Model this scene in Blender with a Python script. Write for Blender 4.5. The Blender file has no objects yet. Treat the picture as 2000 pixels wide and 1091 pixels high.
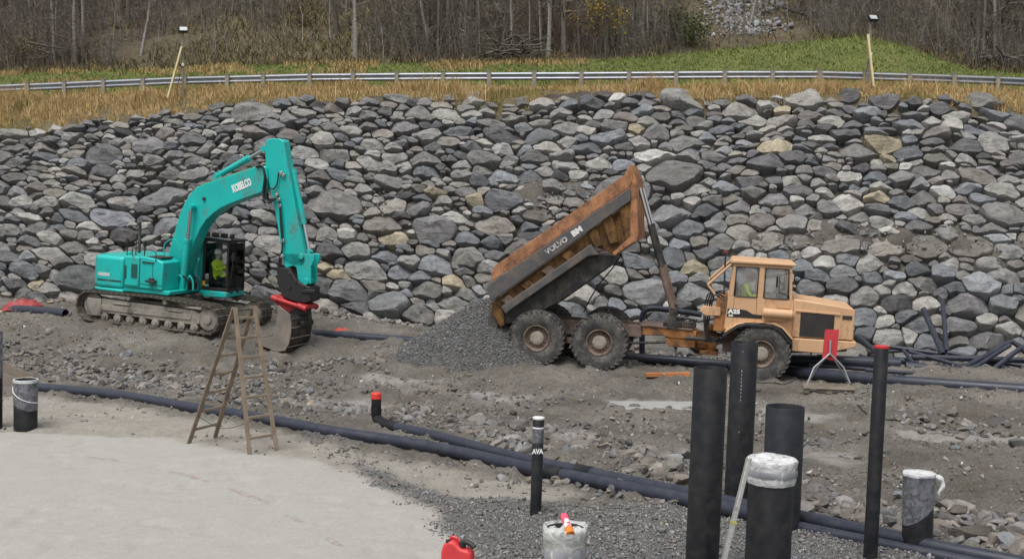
import bpy, bmesh, math, random
import numpy as np
from mathutils import Vector, Matrix

# ------------------------------------------------------------------ camera, sky, sun, exposure
SC = bpy.context.scene
COL = SC.collection
R = math.radians
CAMZ, FPX, HOR = 4.7, 2400.0, 380.0          # eye height (m), focal length (photo px), horizon row
PITCH = math.atan((545.5 - HOR) / FPX)
cam = bpy.data.cameras.new("camera"); cam_o = bpy.data.objects.new("camera", cam); COL.objects.link(cam_o)
cam.sensor_fit = 'HORIZONTAL'; cam.sensor_width = 36.0; cam.lens = 36.0 * FPX / 2000.0
cam.clip_start = 0.1; cam.clip_end = 1000.0
cam_o.location = (0, 0, CAMZ); cam_o.rotation_euler = (math.pi / 2 - PITCH, 0, 0)
SC.camera = cam_o

SUN_EL, SUN_AZ = R(66), R(205)               # overcast: a broad, weak sun behind the camera's left shoulder
world = bpy.data.worlds.new("World"); SC.world = world; world.use_nodes = True
wn = world.node_tree; wn.nodes.clear()
sky = wn.nodes.new('ShaderNodeTexSky'); sky.sky_type = 'NISHITA'; sky.sun_disc = False
sky.sun_elevation = SUN_EL; sky.sun_rotation = SUN_AZ; sky.air_density = 1.0; sky.dust_density = 4.0; sky.ozone_density = 1.0
hs = wn.nodes.new('ShaderNodeHueSaturation'); hs.inputs['Saturation'].default_value = 0.22
bg = wn.nodes.new('ShaderNodeBackground'); bg.inputs['Strength'].default_value = 0.105
wo = wn.nodes.new('ShaderNodeOutputWorld')
wn.links.new(sky.outputs[0], hs.inputs['Color']); wn.links.new(hs.outputs[0], bg.inputs[0]); wn.links.new(bg.outputs[0], wo.inputs[0])
sun = bpy.data.lights.new("sun", 'SUN'); sun.energy = 1.5; sun.angle = R(34); sun.color = (1.0, 0.97, 0.93)
sun_o = bpy.data.objects.new("sun", sun); COL.objects.link(sun_o)
sun_o.rotation_euler = (math.pi / 2 - SUN_EL, 0, math.pi - SUN_AZ)
SC.view_settings.view_transform = 'Standard'; SC.view_settings.look = 'None'
SC.view_settings.exposure = 0.55; SC.view_settings.gamma = 1.0; SC.view_settings.use_curve_mapping = False
SC.cycles.max_bounces = 6; SC.cycles.transparent_max_bounces = 12

# ------------------------------------------------------------------ small maths
RND = random.Random(11)
NPR = np.random.default_rng(5)
def clamp(a, lo=0.0, hi=1.0): return max(lo, min(hi, a))
def sstep(a, b, x):
    t = np.clip((x - a) / (b - a), 0, 1); return t * t * (3 - 2 * t)
def hash2(ix, iy, seed):
    h = (ix.astype(np.int64) * 374761393 + iy.astype(np.int64) * 668265263 + seed * 974634777) & 0xffffffff
    h = ((h ^ (h >> 13)) * 1274126177) & 0xffffffff
    h = ((h ^ (h >> 16)) * 2246822519) & 0xffffffff
    return ((h ^ (h >> 15)) & 0xffffff) / float(0xffffff)
def vnoise(x, y, seed=0):
    x = np.asarray(x, float); y = np.asarray(y, float)
    ix = np.floor(x); iy = np.floor(y); fx = x - ix; fy = y - iy
    fx = fx * fx * fx * (fx * (fx * 6 - 15) + 10); fy = fy * fy * fy * (fy * (fy * 6 - 15) + 10)
    a = hash2(ix, iy, seed); b = hash2(ix + 1, iy, seed); c = hash2(ix, iy + 1, seed); d = hash2(ix + 1, iy + 1, seed)
    return (a + (b - a) * fx) * (1 - fy) + (c + (d - c) * fx) * fy - 0.5
def fbm(x, y, oct=4, seed=0, gain=0.5):
    s = 0; a = 1.0
    for k in range(oct):
        s = s + a * vnoise(x, y, seed + 17 * k); x = x * 2.03 + 3.1; y = y * 2.03 + 7.7; a *= gain
    return s
def interp(x, pts):
    return np.interp(x, [p[0] for p in pts], [p[1] for p in pts])

# photo pixel -> line of sight -> a point in the place, at a stated depth or on the ground
def ray(px, py):
    u = (px - 1000.0) / FPX; v = (545.5 - py) / FPX; c = math.cos(PITCH); s = math.sin(PITCH)
    return (u, c + v * s, -s + v * c)
def at(px, py, Y):
    d = ray(px, py); t = Y / d[1]; return Vector((d[0] * t, Y, CAMZ + d[2] * t))
def on_z(px, py, z):
    d = ray(px, py); t = (z - CAMZ) / d[2]; return Vector((d[0] * t, d[1] * t, z))

# ------------------------------------------------------------------ the yard's ground level
def gz(x, y):
    x = np.asarray(x, float); y = np.asarray(y, float)
    z = sstep(30, 39, y) * (0.10 + 0.80 * sstep(2, -12, x))
    z = z + 0.15 * np.exp(-((x - 0.8) ** 2 + (y - 33.2) ** 2) / (2 * 2.6 ** 2))
    z = z - 0.38 * sstep(32.4, 34.6, y) * sstep(1.5, 4.5, x)
    z = z + 0.14 * sstep(-0.5, -4.5, x + 0.35 * (y - 20)) * sstep(29, 25, y)
    z = z - 0.58 * np.exp(-((x + 6.3) ** 2 + (y - 35.2) ** 2) / (2 * 1.25 ** 2))
    z = z - 0.10 * np.exp(-((x - 6.2) ** 2 + (y - 31.6) ** 2) / (2 * 2.0 ** 2))
    z = z + 0.10 * fbm(x * 0.25, y * 0.25, 2, 3)
    return z
def on_ground(px, py, dz=0.0):
    z = 0.0
    for k in range(14):
        p = on_z(px, py, z + dz); z = float(gz(p.x, p.y))
    return Vector((p.x, p.y, z))
def gzf(x, y): return float(gz(x, y))

class Frame:
    """a thing's own axes: s forward, w to its left, z up"""
    def __init__(self, O, h, l):
        self.O = Vector(O); self.h = Vector(h).normalized(); self.l = Vector(l).normalized(); self.k = self.h.cross(self.l).normalized()
    def tr(self, px, py, w):
        d = Vector(ray(px, py)); c = Vector((0, 0, CAMZ))
        t = (w + (self.O - c).dot(self.l)) / d.dot(self.l); p = c + d * t - self.O
        return (p.dot(self.h), p.dot(self.k))
    def poly(self, pts, w): return [self.tr(a, b, w) for a, b in pts]
    def matrix(self):
        m = Matrix.Identity(4)
        for i, a in enumerate((self.h, self.l, self.k)):
            for j in range(3): m[j][i] = a[j]
        for j in range(3): m[j][3] = self.O[j]
        return m

# ------------------------------------------------------------------ objects and tags
def tag(o, label=None, cat=None, group=None, kind=None):
    if label: o['label'] = label
    if cat: o['category'] = cat
    if group: o['group'] = group
    if kind: o['kind'] = kind
    return o
def empty(name, loc=(0, 0, 0), rz=0.0, mtx=None):
    o = bpy.data.objects.new(name, None); COL.objects.link(o); o.empty_display_size = 0.3
    if mtx is not None: o.matrix_world = mtx
    else: o.location = loc; o.rotation_euler = (0, 0, rz)
    return o
def link_mesh(name, me, mat=None, parent=None):
    o = bpy.data.objects.new(name, me); COL.objects.link(o)
    if mat is not None and not me.materials: me.materials.append(mat)
    if parent is not None: o.parent = parent
    return o
def copy_tree(o, parent=None):
    c = o.copy(); COL.objects.link(c); c.parent = parent
    for ch in list(o.children): copy_tree(ch, c)
    return c
def shade(me, ang=35):
    me.polygons.foreach_set('use_smooth', np.ones(len(me.polygons), bool))
    me.set_sharp_from_angle(angle=R(ang)); me.update()
def np_mesh(name, V, F, cols=None):
    """V (n,3), F (m,k) same-size faces, cols (n,4) point colours"""
    me = bpy.data.meshes.new(name); V = np.asarray(V, np.float32); F = np.asarray(F, np.int32); m, k = F.shape
    me.vertices.add(len(V)); me.vertices.foreach_set('co', V.ravel())
    me.loops.add(m * k); me.loops.foreach_set('vertex_index', F.ravel())
    me.polygons.add(m); me.polygons.foreach_set('loop_start', np.arange(0, m * k, k, dtype=np.int32))
    me.polygons.foreach_set('loop_total', np.full(m, k, np.int32))
    me.update(calc_edges=True)
    if cols is not None:
        a = me.color_attributes.new('tint', 'FLOAT_COLOR', 'POINT'); a.data.foreach_set('color', np.asarray(cols, np.float32).ravel())
    return me

class MB:
    """collects shapes and links them as one mesh object"""
    def __init__(self): self.v = []; self.f = []
    def add(self, vs, fs):
        b = len(self.v); self.v += [tuple(p) for p in vs]; self.f += [tuple(b + i for i in q) for q in fs]; return self
    def box(self, c, s, rot=None):
        hx, hy, hz = s[0] / 2, s[1] / 2, s[2] / 2
        vs = [Vector((x, y, z)) for x in (-hx, hx) for y in (-hy, hy) for z in (-hz, hz)]
        if rot is not None: vs = [rot @ p for p in vs]
        c = Vector(c)
        return self.add([p + c for p in vs], [(0, 1, 3, 2), (4, 6, 7, 5), (0, 4, 5, 1), (2, 3, 7, 6), (0, 2, 6, 4), (1, 5, 7, 3)])
    def bar(self, a, b, wx, wz=None, up=(0, 0, 1)):
        """rectangular bar from a to b"""
        a = Vector(a); b = Vector(b); d = b - a; L = d.length; d.normalize(); wz = wz or wx
        u = Vector(up)
        if abs(d.dot(u)) > 0.95: u = Vector((0, 1, 0)) if abs(d.y) < 0.9 else Vector((1, 0, 0))
        sx = d.cross(u).normalized(); sz = sx.cross(d).normalized()
        m = Matrix((d, sx, sz)).transposed()
        return self.box((a + b) / 2, (L, wx, wz), m)
    def prism(self, poly, w0, w1):
        """(s,z) outline pushed from w0 to w1"""
        n = len(poly); vs = [(s, w0, z) for s, z in poly] + [(s, w1, z) for s, z in poly]
        ar = sum(poly[i][0] * poly[(i + 1) % n][1] - poly[(i + 1) % n][0] * poly[i][1] for i in range(n))
        fs = [tuple(range(n)), tuple(range(2 * n - 1, n - 1, -1))] + [(i, i + n, (i + 1) % n + n, (i + 1) % n) for i in range(n)]
        if ((w1 - w0) > 0) != (ar > 0): fs = [tuple(reversed(q)) for q in fs]
        return self.add(vs, fs)
    def zprism(self, poly, z0, z1):
        n = len(poly); vs = [(x, y, z0) for x, y in poly] + [(x, y, z1) for x, y in poly]
        ar = sum(poly[i][0] * poly[(i + 1) % n][1] - poly[(i + 1) % n][0] * poly[i][1] for i in range(n))
        fs = [tuple(range(n - 1, -1, -1)), tuple(range(n, 2 * n))] + [(i, (i + 1) % n, (i + 1) % n + n, i + n) for i in range(n)]
        if ar < 0: fs = [tuple(reversed(q)) for q in fs]
        return self.add(vs, fs)
    def tube(self, path, r, n=10, caps=True, inner=None):
        P = [Vector(p) for p in path]; m = len(P); rs = r if isinstance(r, (list, tuple)) else [r] * m
        T = []
        for i in range(m):
            a = P[max(i - 1, 0)]; b = P[min(i + 1, m - 1)]; T.append((b - a).normalized())
        u = T[0].orthogonal().normalized(); vs = []
        for i in range(m):
            u = (u - T[i] * u.dot(T[i])).normalized(); w = T[i].cross(u)
            for k in range(n):
                a = 2 * math.pi * k / n; vs.append(P[i] + (u * math.cos(a) + w * math.sin(a)) * rs[i])
        fs = [(i * n + k, i * n + (k + 1) % n, (i + 1) * n + (k + 1) % n, (i + 1) * n + k) for i in range(m - 1) for k in range(n)]
        if caps: fs += [tuple(range(n - 1, -1, -1)), tuple(range((m - 1) * n, m * n))]
        return self.add(vs, fs)
    def lathe(self, prof, c=(0, 0, 0), axis='z', n=24, mtx=None):
        """prof: (radius, height) pairs revolved; closed at zero radius"""
        vs = []; fs = []; c = Vector(c); m = len(prof)
        for r, h in prof:
            for k in range(n):
                a = 2 * math.pi * k / n; x, y = r * math.cos(a), r * math.sin(a)
                p = Vector((x, y, h)) if axis == 'z' else (Vector((x, h, y)) if axis == 'w' else Vector((h, x, y)))
                if mtx is not None: p = mtx @ p
                vs.append(p + c)
        for i in range(m - 1):
            for k in range(n):
                q = (i * n + k, i * n + (k + 1) % n, (i + 1) * n + (k + 1) % n, (i + 1) * n + k)
                fs.append(q if axis != 'w' else tuple(reversed(q)))
        return self.add(vs, fs)
    def mesh(self, name, ang=35, weld=False):
        me = bpy.data.meshes.new(name); me.from_pydata(self.v, [], self.f)
        if weld:
            bm = bmesh.new(); bm.from_mesh(me); bmesh.ops.remove_doubles(bm, verts=bm.verts, dist=1e-4)
            bmesh.ops.dissolve_degenerate(bm, dist=1e-5, edges=bm.edges); bmesh.ops.recalc_face_normals(bm, faces=bm.faces); bm.to_mesh(me); bm.free()
        me.validate(); me.update()
        if ang: shade(me, ang)
        return me
    def build(self, name, mat, parent=None, bevel=0.0, ang=35, weld=False, seg=2):
        o = link_mesh(name, self.mesh(name, ang, weld), mat, parent)
        if bevel:
            b = o.modifiers.new('bevel', 'BEVEL'); b.width = bevel; b.segments = seg; b.limit_method = 'ANGLE'; b.angle_limit = R(40); b.harden_normals = False
        return o
def lerp2(a, b, t): return (a[0] + (b[0] - a[0]) * t, a[1] + (b[1] - a[1]) * t)
def smooth_path(P, k=4):
    P = [Vector(p) for p in P]; out = []
    for i in range(len(P) - 1):
        p0 = P[max(i - 1, 0)]; p1 = P[i]; p2 = P[i + 1]; p3 = P[min(i + 2, len(P) - 1)]
        for j in range(k):
            t = j / k; out.append(0.5 * ((2 * p1) + (p2 - p0) * t + (2 * p0 - 5 * p1 + 4 * p2 - p3) * t * t + (3 * p1 - p0 - 3 * p2 + p3) * t ** 3))
    return out + [P[-1]]
def pipe_prof(r, t, h0, h1):
    """hollow pipe: outside, rim, inside"""
    return [(r, h0), (r, h1 - 0.004), (r - 0.003, h1), (r - t + 0.002, h1), (r - t, h1 - 0.004), (r - t, h0), (r, h0)]
def text_mesh(body, size, bold=0.0, extrude=0.004, shear=0.0):
    cu = bpy.data.curves.new('lettering', 'FONT'); cu.body = body; cu.size = size; cu.offset = bold; cu.extrude = extrude; cu.shear = shear
    cu.align_x = 'CENTER'; cu.align_y = 'CENTER'; cu.resolution_u = 3
    o = bpy.data.objects.new('lettering', cu); COL.objects.link(o)
    dg = bpy.context.evaluated_depsgraph_get(); me = bpy.data.meshes.new_from_object(o.evaluated_get(dg))
    bpy.data.objects.remove(o); return me
def put_text(body, size, mat, parent, pos, sdir, zdir, bold=0.0, stretch=(1, 1), name='lettering'):
    me = text_mesh(body, size, bold); sx = Vector(sdir).normalized(); sz = Vector(zdir).normalized(); n = sx.cross(sz)
    m = Matrix.Identity(4)
    for j in range(3): m[j][0] = sx[j] * stretch[0]; m[j][1] = sz[j] * stretch[1]; m[j][2] = n[j]; m[j][3] = pos[j]
    me.transform(m); me.materials.clear()
    return link_mesh(name, me, mat, parent)

# ------------------------------------------------------------------ materials
class NT:
    def __init__(self, name):
        self.m = bpy.data.materials.new(name); self.m.use_nodes = True; self.t = self.m.node_tree; self.t.nodes.clear()
        self.out = self.n('ShaderNodeOutputMaterial'); self.b = self.n('ShaderNodeBsdfPrincipled'); self.l(self.b.outputs[0], self.out.inputs[0])
    def n(self, t, **kw):
        x = self.t.nodes.new(t)
        for k, v in kw.items(): setattr(x, k, v)
        return x
    def l(self, a, b): self.t.links.new(a, b)
    def coord(self, kind='Object', scale=(1, 1, 1), rot=(0, 0, 0)):
        tc = self.n('ShaderNodeTexCoord'); mp = self.n('ShaderNodeMapping'); mp.inputs['Scale'].default_value = scale; mp.inputs['Rotation'].default_value = rot
        self.l(tc.outputs[kind], mp.inputs[0]); return mp.outputs[0]
    def noise(self, vec, scale, detail=4, rough=0.55, dist=0.0):
        x = self.n('ShaderNodeTexNoise'); x.inputs['Scale'].default_value = scale; x.inputs['Detail'].default_value = detail
        x.inputs['Roughness'].default_value = rough; x.inputs['Distortion'].default_value = dist
        if vec is not None: self.l(vec, x.inputs['Vector'])
        return x.outputs['Fac']
    def ramp(self, fac, stops):
        x = self.n('ShaderNodeValToRGB'); e = x.color_ramp.elements
        while len(e) < len(stops): e.new(0.5)
        for i, (p, c) in enumerate(stops):
            e[i].position = p; c = c if hasattr(c, '__len__') else (c, c, c); e[i].color = (c[0], c[1], c[2], 1)
        self.l(fac, x.inputs[0]); return x.outputs[0]
    def mix(self, fac, a, b, mode='MIX'):
        x = self.n('ShaderNodeMix', data_type='RGBA', blend_type=mode)
        for s, v in ((x.inputs[0], fac), (x.inputs[6], a), (x.inputs[7], b)):
            if hasattr(v, 'is_output') or hasattr(v, 'links'): self.l(v, s)
            elif hasattr(v, '__len__'): s.default_value = (v[0], v[1], v[2], 1)
            else: s.default_value = v
        return x.outputs[2]
    def math(self, op, a, b=0.0, c=None):
        x = self.n('ShaderNodeMath', operation=op)
        for i, v in enumerate((a, b) if c is None else (a, b, c)):
            if hasattr(v, 'links'): self.l(v, x.inputs[i])
            else: x.inputs[i].default_value = v
        return x.outputs[0]
    def bump(self, h, strength=0.3, dist=0.02, prev=None):
        x = self.n('ShaderNodeBump'); x.inputs['Strength'].default_value = strength; x.inputs['Distance'].default_value = dist
        self.l(h, x.inputs['Height'])
        if prev is not None: self.l(prev, x.inputs['Normal'])
        return x.outputs[0]
    def attr(self, name='tint'):
        x = self.n('ShaderNodeAttribute'); x.attribute_name = name; return x
    def set(self, **kw):
        names = dict(col='Base Color', rough='Roughness', metal='Metallic', normal='Normal', spec='Specular IOR Level', coat='Coat Weight', trans='Transmission Weight', alpha='Alpha')
        for k, v in kw.items():
            s = self.b.inputs[names[k]]
            if hasattr(v, 'links'): self.l(v, s)
            elif hasattr(v, '__len__'): s.default_value = (v[0], v[1], v[2], 1)
            else: s.default_value = v
        return self
def plain(name, col, rough=0.6, metal=0.0, var=0.18, scale=4.0, bump=0.15, bscale=30.0, spec=0.5):
    t = NT(name); v = t.coord(); f = t.noise(v, scale, 5, 0.6)
    lo = [c * (1 - var) for c in col]; hi = [min(1, c * (1 + var)) for c in col]
    t.set(col=t.ramp(f, [(0.3, lo), (0.7, hi)]), rough=rough, metal=metal, spec=spec)
    if bump: t.set(normal=t.bump(t.noise(v, bscale, 4), bump, 0.01))
    return t.m
def worn(name, col, dirt, amt=0.45, scale=3.0, rough=0.5, metal=0.0, var=0.1, streak=1.0, rough2=0.85, spec=0.4, bump=0.12):
    """painted steel with dirt / rust where a noise passes a threshold"""
    t = NT(name); v = t.coord('Object', (1, 1, streak)); f = t.noise(v, scale, 7, 0.65); g = t.noise(t.coord(), scale * 6, 5, 0.6)
    msk = t.ramp(t.math('ADD', t.math('MULTIPLY', f, 0.75), t.math('MULTIPLY', g, 0.25)), [(max(0, 0.62 - amt * 0.35), 0), (0.72 - amt * 0.25, 1)])
    base = t.ramp(t.noise(v, scale * 0.6, 4), [(0.3, [c * (1 - var) for c in col]), (0.7, [min(1, c * (1 + var)) for c in col])])
    t.set(col=t.mix(msk, base, dirt), rough=t.math('ADD', t.math('MULTIPLY', msk, rough2 - rough), rough), metal=metal, spec=spec)
    t.set(normal=t.bump(g, bump, 0.01)); return t.m
# ------------------------------------------------------------------ materials of the setting
def stone_mat():
    t = NT('weathered_stone'); a = t.attr('tint'); tint = a.outputs['Color']; seed = a.outputs['Alpha']
    tc = t.n('ShaderNodeTexCoord'); off = t.n('ShaderNodeVectorMath', operation='ADD'); t.l(tc.outputs['Object'], off.inputs[0])
    cmb = t.n('ShaderNodeCombineXYZ')
    for i, k in enumerate((37.0, 91.0, 53.0)): t.l(t.math('MULTIPLY', seed, k), cmb.inputs[i])
    t.l(cmb.outputs[0], off.inputs[1])
    rot = t.n('ShaderNodeVectorRotate', rotation_type='EULER_XYZ'); t.l(off.outputs[0], rot.inputs['Vector'])
    cr = t.n('ShaderNodeCombineXYZ'); t.l(t.math('MULTIPLY', t.math('SUBTRACT', seed, 0.5), 1.3), cr.inputs[0]); t.l(t.math('MULTIPLY', seed, 3.0), cr.inputs[2])
    t.l(cr.outputs[0], rot.inputs['Rotation'])
    mp = t.n('ShaderNodeMapping'); mp.inputs['Scale'].default_value = (0.7, 0.7, 5.0); t.l(rot.outputs[0], mp.inputs[0])
    band = t.noise(mp.outputs[0], 1.6, 6, 0.65, 0.6); fine = t.noise(off.outputs[0], 9.0, 8, 0.7); mid = t.noise(off.outputs[0], 2.2, 5, 0.6)
    c = t.mix(1.0, tint, t.ramp(band, [(0.30, 0.66), (0.52, 1.0), (0.70, 1.28)]), 'MULTIPLY')
    c = t.mix(1.0, c, t.ramp(fine, [(0.25, 0.74), (0.5, 0.99), (0.75, 1.22)]), 'MULTIPLY')
    c = t.mix(1.0, c, t.ramp(mid, [(0.3, 0.84), (0.7, 1.14)]), 'MULTIPLY')
    lich = t.ramp(t.noise(off.outputs[0], 3.7, 8, 0.75, 0.4), [(0.61, 0), (0.70, 1)])
    c = t.mix(t.math('MULTIPLY', lich, 0.40), c, (0.34, 0.335, 0.30))
    soil = t.ramp(t.noise(tc.outputs['Object'], 1.1, 6, 0.7), [(0.52, 0), (0.68, 1)])
    c = t.mix(t.math('MULTIPLY', soil, 0.35), c, (0.13, 0.115, 0.095))
    t.set(col=c, rough=0.82, spec=0.32)
    b1 = t.bump(fine, 0.75, 0.045); b2 = t.bump(band, 0.8, 0.07, b1); t.set(normal=t.bump(mid, 0.4, 0.08, b2)); return t.m
M = {}
M['stone'] = stone_mat()
def ground_mat():
    t = NT('yard_ground'); a = t.attr('zone'); sep = t.n('ShaderNodeSeparateColor'); t.l(a.outputs['Color'], sep.inputs[0])
    v = t.coord(); big = t.noise(v, 0.45, 5, 0.6); mid = t.noise(v, 2.4, 7, 0.68); fine = t.noise(v, 16, 8, 0.75); tiny = t.noise(v, 70, 4, 0.7)
    dirt = t.ramp(big, [(0.32, (0.098, 0.089, 0.076)), (0.5, (0.158, 0.146, 0.127)), (0.68, (0.215, 0.200, 0.176))])
    dirt = t.mix(t.ramp(mid, [(0.55, 0), (0.72, 1)]), dirt, (0.150, 0.118, 0.084))
    dirt = t.mix(1.0, dirt, t.ramp(fine, [(0.25, 0.5), (0.5, 1.0), (0.75, 1.5)]), 'MULTIPLY')
    grit = t.noise(v, 38, 6, 0.75); dirt = t.mix(1.0, dirt, t.ramp(grit, [(0.3, 0.62), (0.5, 1.0), (0.7, 1.42)]), 'MULTIPLY')
    sand = t.ramp(mid, [(0.3, (0.338, 0.327, 0.304)), (0.7, (0.366, 0.355, 0.330))])
    sand = t.mix(1.0, sand, t.ramp(fine, [(0.25, 0.84), (0.75, 1.13)]), 'MULTIPLY')
    apron = t.ramp(mid, [(0.3, (0.300, 0.278, 0.240)), (0.7, (0.405, 0.380, 0.335))])
    apron = t.mix(1.0, apron, t.ramp(fine, [(0.25, 0.75), (0.75, 1.2)]), 'MULTIPLY')
    grav = t.ramp(tiny, [(0.3, (0.07, 0.07, 0.068)), (0.7, (0.24, 0.238, 0.23))])
    c = t.mix(sep.outputs[1], dirt, apron); c = t.mix(sep.outputs[2], c, grav); c = t.mix(sep.outputs[0], c, sand)
    wet = t.math('MULTIPLY', a.outputs['Alpha'], t.ramp(mid, [(0.35, 0.3), (0.6, 1)]))
    c = t.mix(t.math('MULTIPLY', wet, 0.92), c, (0.345, 0.335, 0.312))
    rough = t.math('SUBTRACT', 0.92, t.math('MULTIPLY', wet, 0.45))
    t.set(col=c, rough=rough, spec=0.25)
    k = t.math('SUBTRACT', 1.0, t.math('MULTIPLY', sep.outputs[0], 0.6))
    b = t.n('ShaderNodeBump'); b.inputs['Distance'].default_value = 0.05; t.l(fine, b.inputs['Height']); t.l(t.math('MULTIPLY', k, 1.0), b.inputs['Strength'])
    b0 = t.bump(t.noise(v, 5.5, 8, 0.7), 0.6, 0.10); b0m = t.n('ShaderNodeMix', data_type='VECTOR'); t.l(sep.outputs[0], b0m.inputs[0]); t.l(b0, b0m.inputs[4]); gn = t.n('ShaderNodeNewGeometry'); t.l(gn.outputs['Normal'], b0m.inputs[5]); t.l(b0m.outputs[1], b.inputs['Normal'])
    t.set(normal=t.bump(tiny, 0.25, 0.006, b.outputs[0])); return t.m
M['ground'] = ground_mat()
def soil_mat(name, lo, hi, scale=2.0):
    t = NT(name); v = t.coord(); f = t.noise(v, scale, 8, 0.7); g = t.noise(v, scale * 12, 6, 0.7)
    c = t.mix(1.0, t.ramp(f, [(0.3, lo), (0.7, hi)]), t.ramp(g, [(0.25, 0.55), (0.75, 1.45)]), 'MULTIPLY')
    t.set(col=c, rough=0.95, spec=0.15, normal=t.bump(g, 0.8, 0.06)); return t.m
M['soil'] = soil_mat('embankment_soil', (0.085, 0.077, 0.066), (0.15, 0.138, 0.12))
M['litter'] = soil_mat('leaf_litter', (0.065, 0.055, 0.038), (0.135, 0.113, 0.072), 0.5)
M['turf'] = soil_mat('meadow_turf', (0.075, 0.095, 0.028), (0.15, 0.155, 0.052), 0.35)
M['verge'] = soil_mat('verge_ground', (0.085, 0.078, 0.06), (0.17, 0.135, 0.075), 0.6)
M['asphalt'] = soil_mat('asphalt', (0.045, 0.045, 0.047), (0.06, 0.06, 0.06), 3.0)
def tint_mat(name, rough=0.85, spec=0.2, trans=0.0):
    t = NT(name); a = t.attr('tint'); t.set(col=a.outputs['Color'], rough=rough, spec=spec)
    return t.m
M['blade'] = tint_mat('dry_grass'); M['pebble'] = None

# ------------------------------------------------------------------ the yard: one ground sheet
def world_poly(pts): return np.array([tuple(on_ground(*p))[:2] for p in pts])
def sdist(P, X, Y):
    """signed distance to polygon, positive inside"""
    n = len(P); d = np.full(X.shape, 1e9); ins = np.zeros(X.shape, bool)
    for i in range(n):
        ax, ay = P[i]; bx, by = P[(i + 1) % n]; ex, ey = bx - ax, by - ay
        t = np.clip(((X - ax) * ex + (Y - ay) * ey) / (ex * ex + ey * ey + 1e-9), 0, 1)
        d = np.minimum(d, np.hypot(X - ax - t * ex, Y - ay - t * ey))
        c = ((ay > Y) != (by > Y)) & (X < (bx - ax) * (Y - ay) / (by - ay + 1e-12) + ax); ins ^= c
    return np.where(ins, d, -d)
Z_SAND = world_poly([(-400, 850), (60, 842), (200, 845), (330, 855), (480, 878), (600, 892), (700, 925), (790, 968), (860, 1012), (930, 1060), (975, 1110), (1010, 1300), (-800, 1300)])
Z_APRON = world_poly([(-400, 775), (90, 772), (250, 796), (380, 822), (520, 842), (700, 880), (850, 908), (1000, 938), (1120, 960), (1040, 990), (900, 975), (940, 1050), (985, 1110), (1010, 1300), (-800, 1300)])
Z_GRAV = world_poly([(690, 905), (780, 930), (900, 985), (1040, 978), (1150, 985), (1340, 985), (1560, 1012), (1760, 1066), (1960, 1091), (2200, 1130), (2400, 1400), (990, 1400), (975, 1110), (930, 1060), (860, 1012), (790, 968)])
Z_GRAV2 = world_poly([(560, 850), (720, 842), (900, 880), (1100, 905), (1345, 950), (1345, 985), (1100, 940), (900, 892), (720, 866)])
Z_WET = [world_poly(p) for p in ([(1190, 782), (1300, 786), (1352, 790), (1352, 800), (1200, 792)], [(700, 732), (780, 730), (860, 740), (820, 752), (720, 748)],
         [(1736, 838), (1850, 842), (2050, 862), (2050, 880), (1850, 862), (1760, 856)], [(600, 786), (720, 780), (760, 800), (660, 806)], [(1560, 880), (1660, 884), (1720, 900), (1620, 902)], [(1480, 800), (1640, 812), (1600, 822), (1490, 814)], [(880, 765), (1040, 775), (1000, 790), (900, 780)])]
def zones(X, Y):
    wx = 0.35 * fbm(X * 0.9, Y * 0.9, 3, 21); wy = 0.35 * fbm(X * 0.9, Y * 0.9, 3, 33)
    s = sstep(-0.12, 0.18, sdist(Z_SAND, X + wx * 0.5, Y + wy * 0.5))
    a = sstep(-0.25, 0.3, sdist(Z_APRON, X + wx, Y + wy))
    g = np.maximum(sstep(-0.25, 0.2, sdist(Z_GRAV, X + wx * 1.5, Y + wy * 1.5)), sstep(-0.12, 0.15, sdist(Z_GRAV2, X + wx, Y + wy)))
    w = np.zeros_like(X)
    for P in Z_WET: w = np.maximum(w, sstep(-0.15, 0.15, sdist(P, X + wx * 0.6, Y + wy * 0.6)))
    return s, a, g, w
def poly_dist(P, X, Y):
    d = np.full(X.shape, 1e9); al = np.zeros(X.shape); acc = 0.0
    for i in range(len(P) - 1):
        ax, ay = P[i]; ex, ey = P[i + 1][0] - ax, P[i + 1][1] - ay; L = math.hypot(ex, ey); t = np.clip(((X - ax) * ex + (Y - ay) * ey) / (L * L), 0, 1)
        q = np.hypot(X - ax - t * ex, Y - ay - t * ey); k = q < d; d = np.where(k, q, d); al = np.where(k, acc + t * L, al); acc += L
    return d, al
RUTS = [(world_poly(p), w) for p, w in (([(1495, 750), (1700, 768), (1860, 780), (2080, 800)], .26), ([(1500, 778), (1700, 806), (1850, 818), (2080, 840)], .26), ([(1180, 722), (1330, 752), (1480, 775), (1500, 778)], .24), ([(1040, 728), (1250, 765), (1480, 812), (1760, 850), (2080, 895)], .28),
        ([(430, 668), (600, 700), (800, 735), (1000, 770), (1200, 815), (1340, 850)], .25), ([(430, 690), (560, 715), (760, 755), (960, 800), (1100, 830)], .25), ([(-60, 655), (120, 668), (260, 690), (440, 705), (620, 735)], .3), ([(-60, 690), (200, 712), (420, 730)], .25))]
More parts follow.
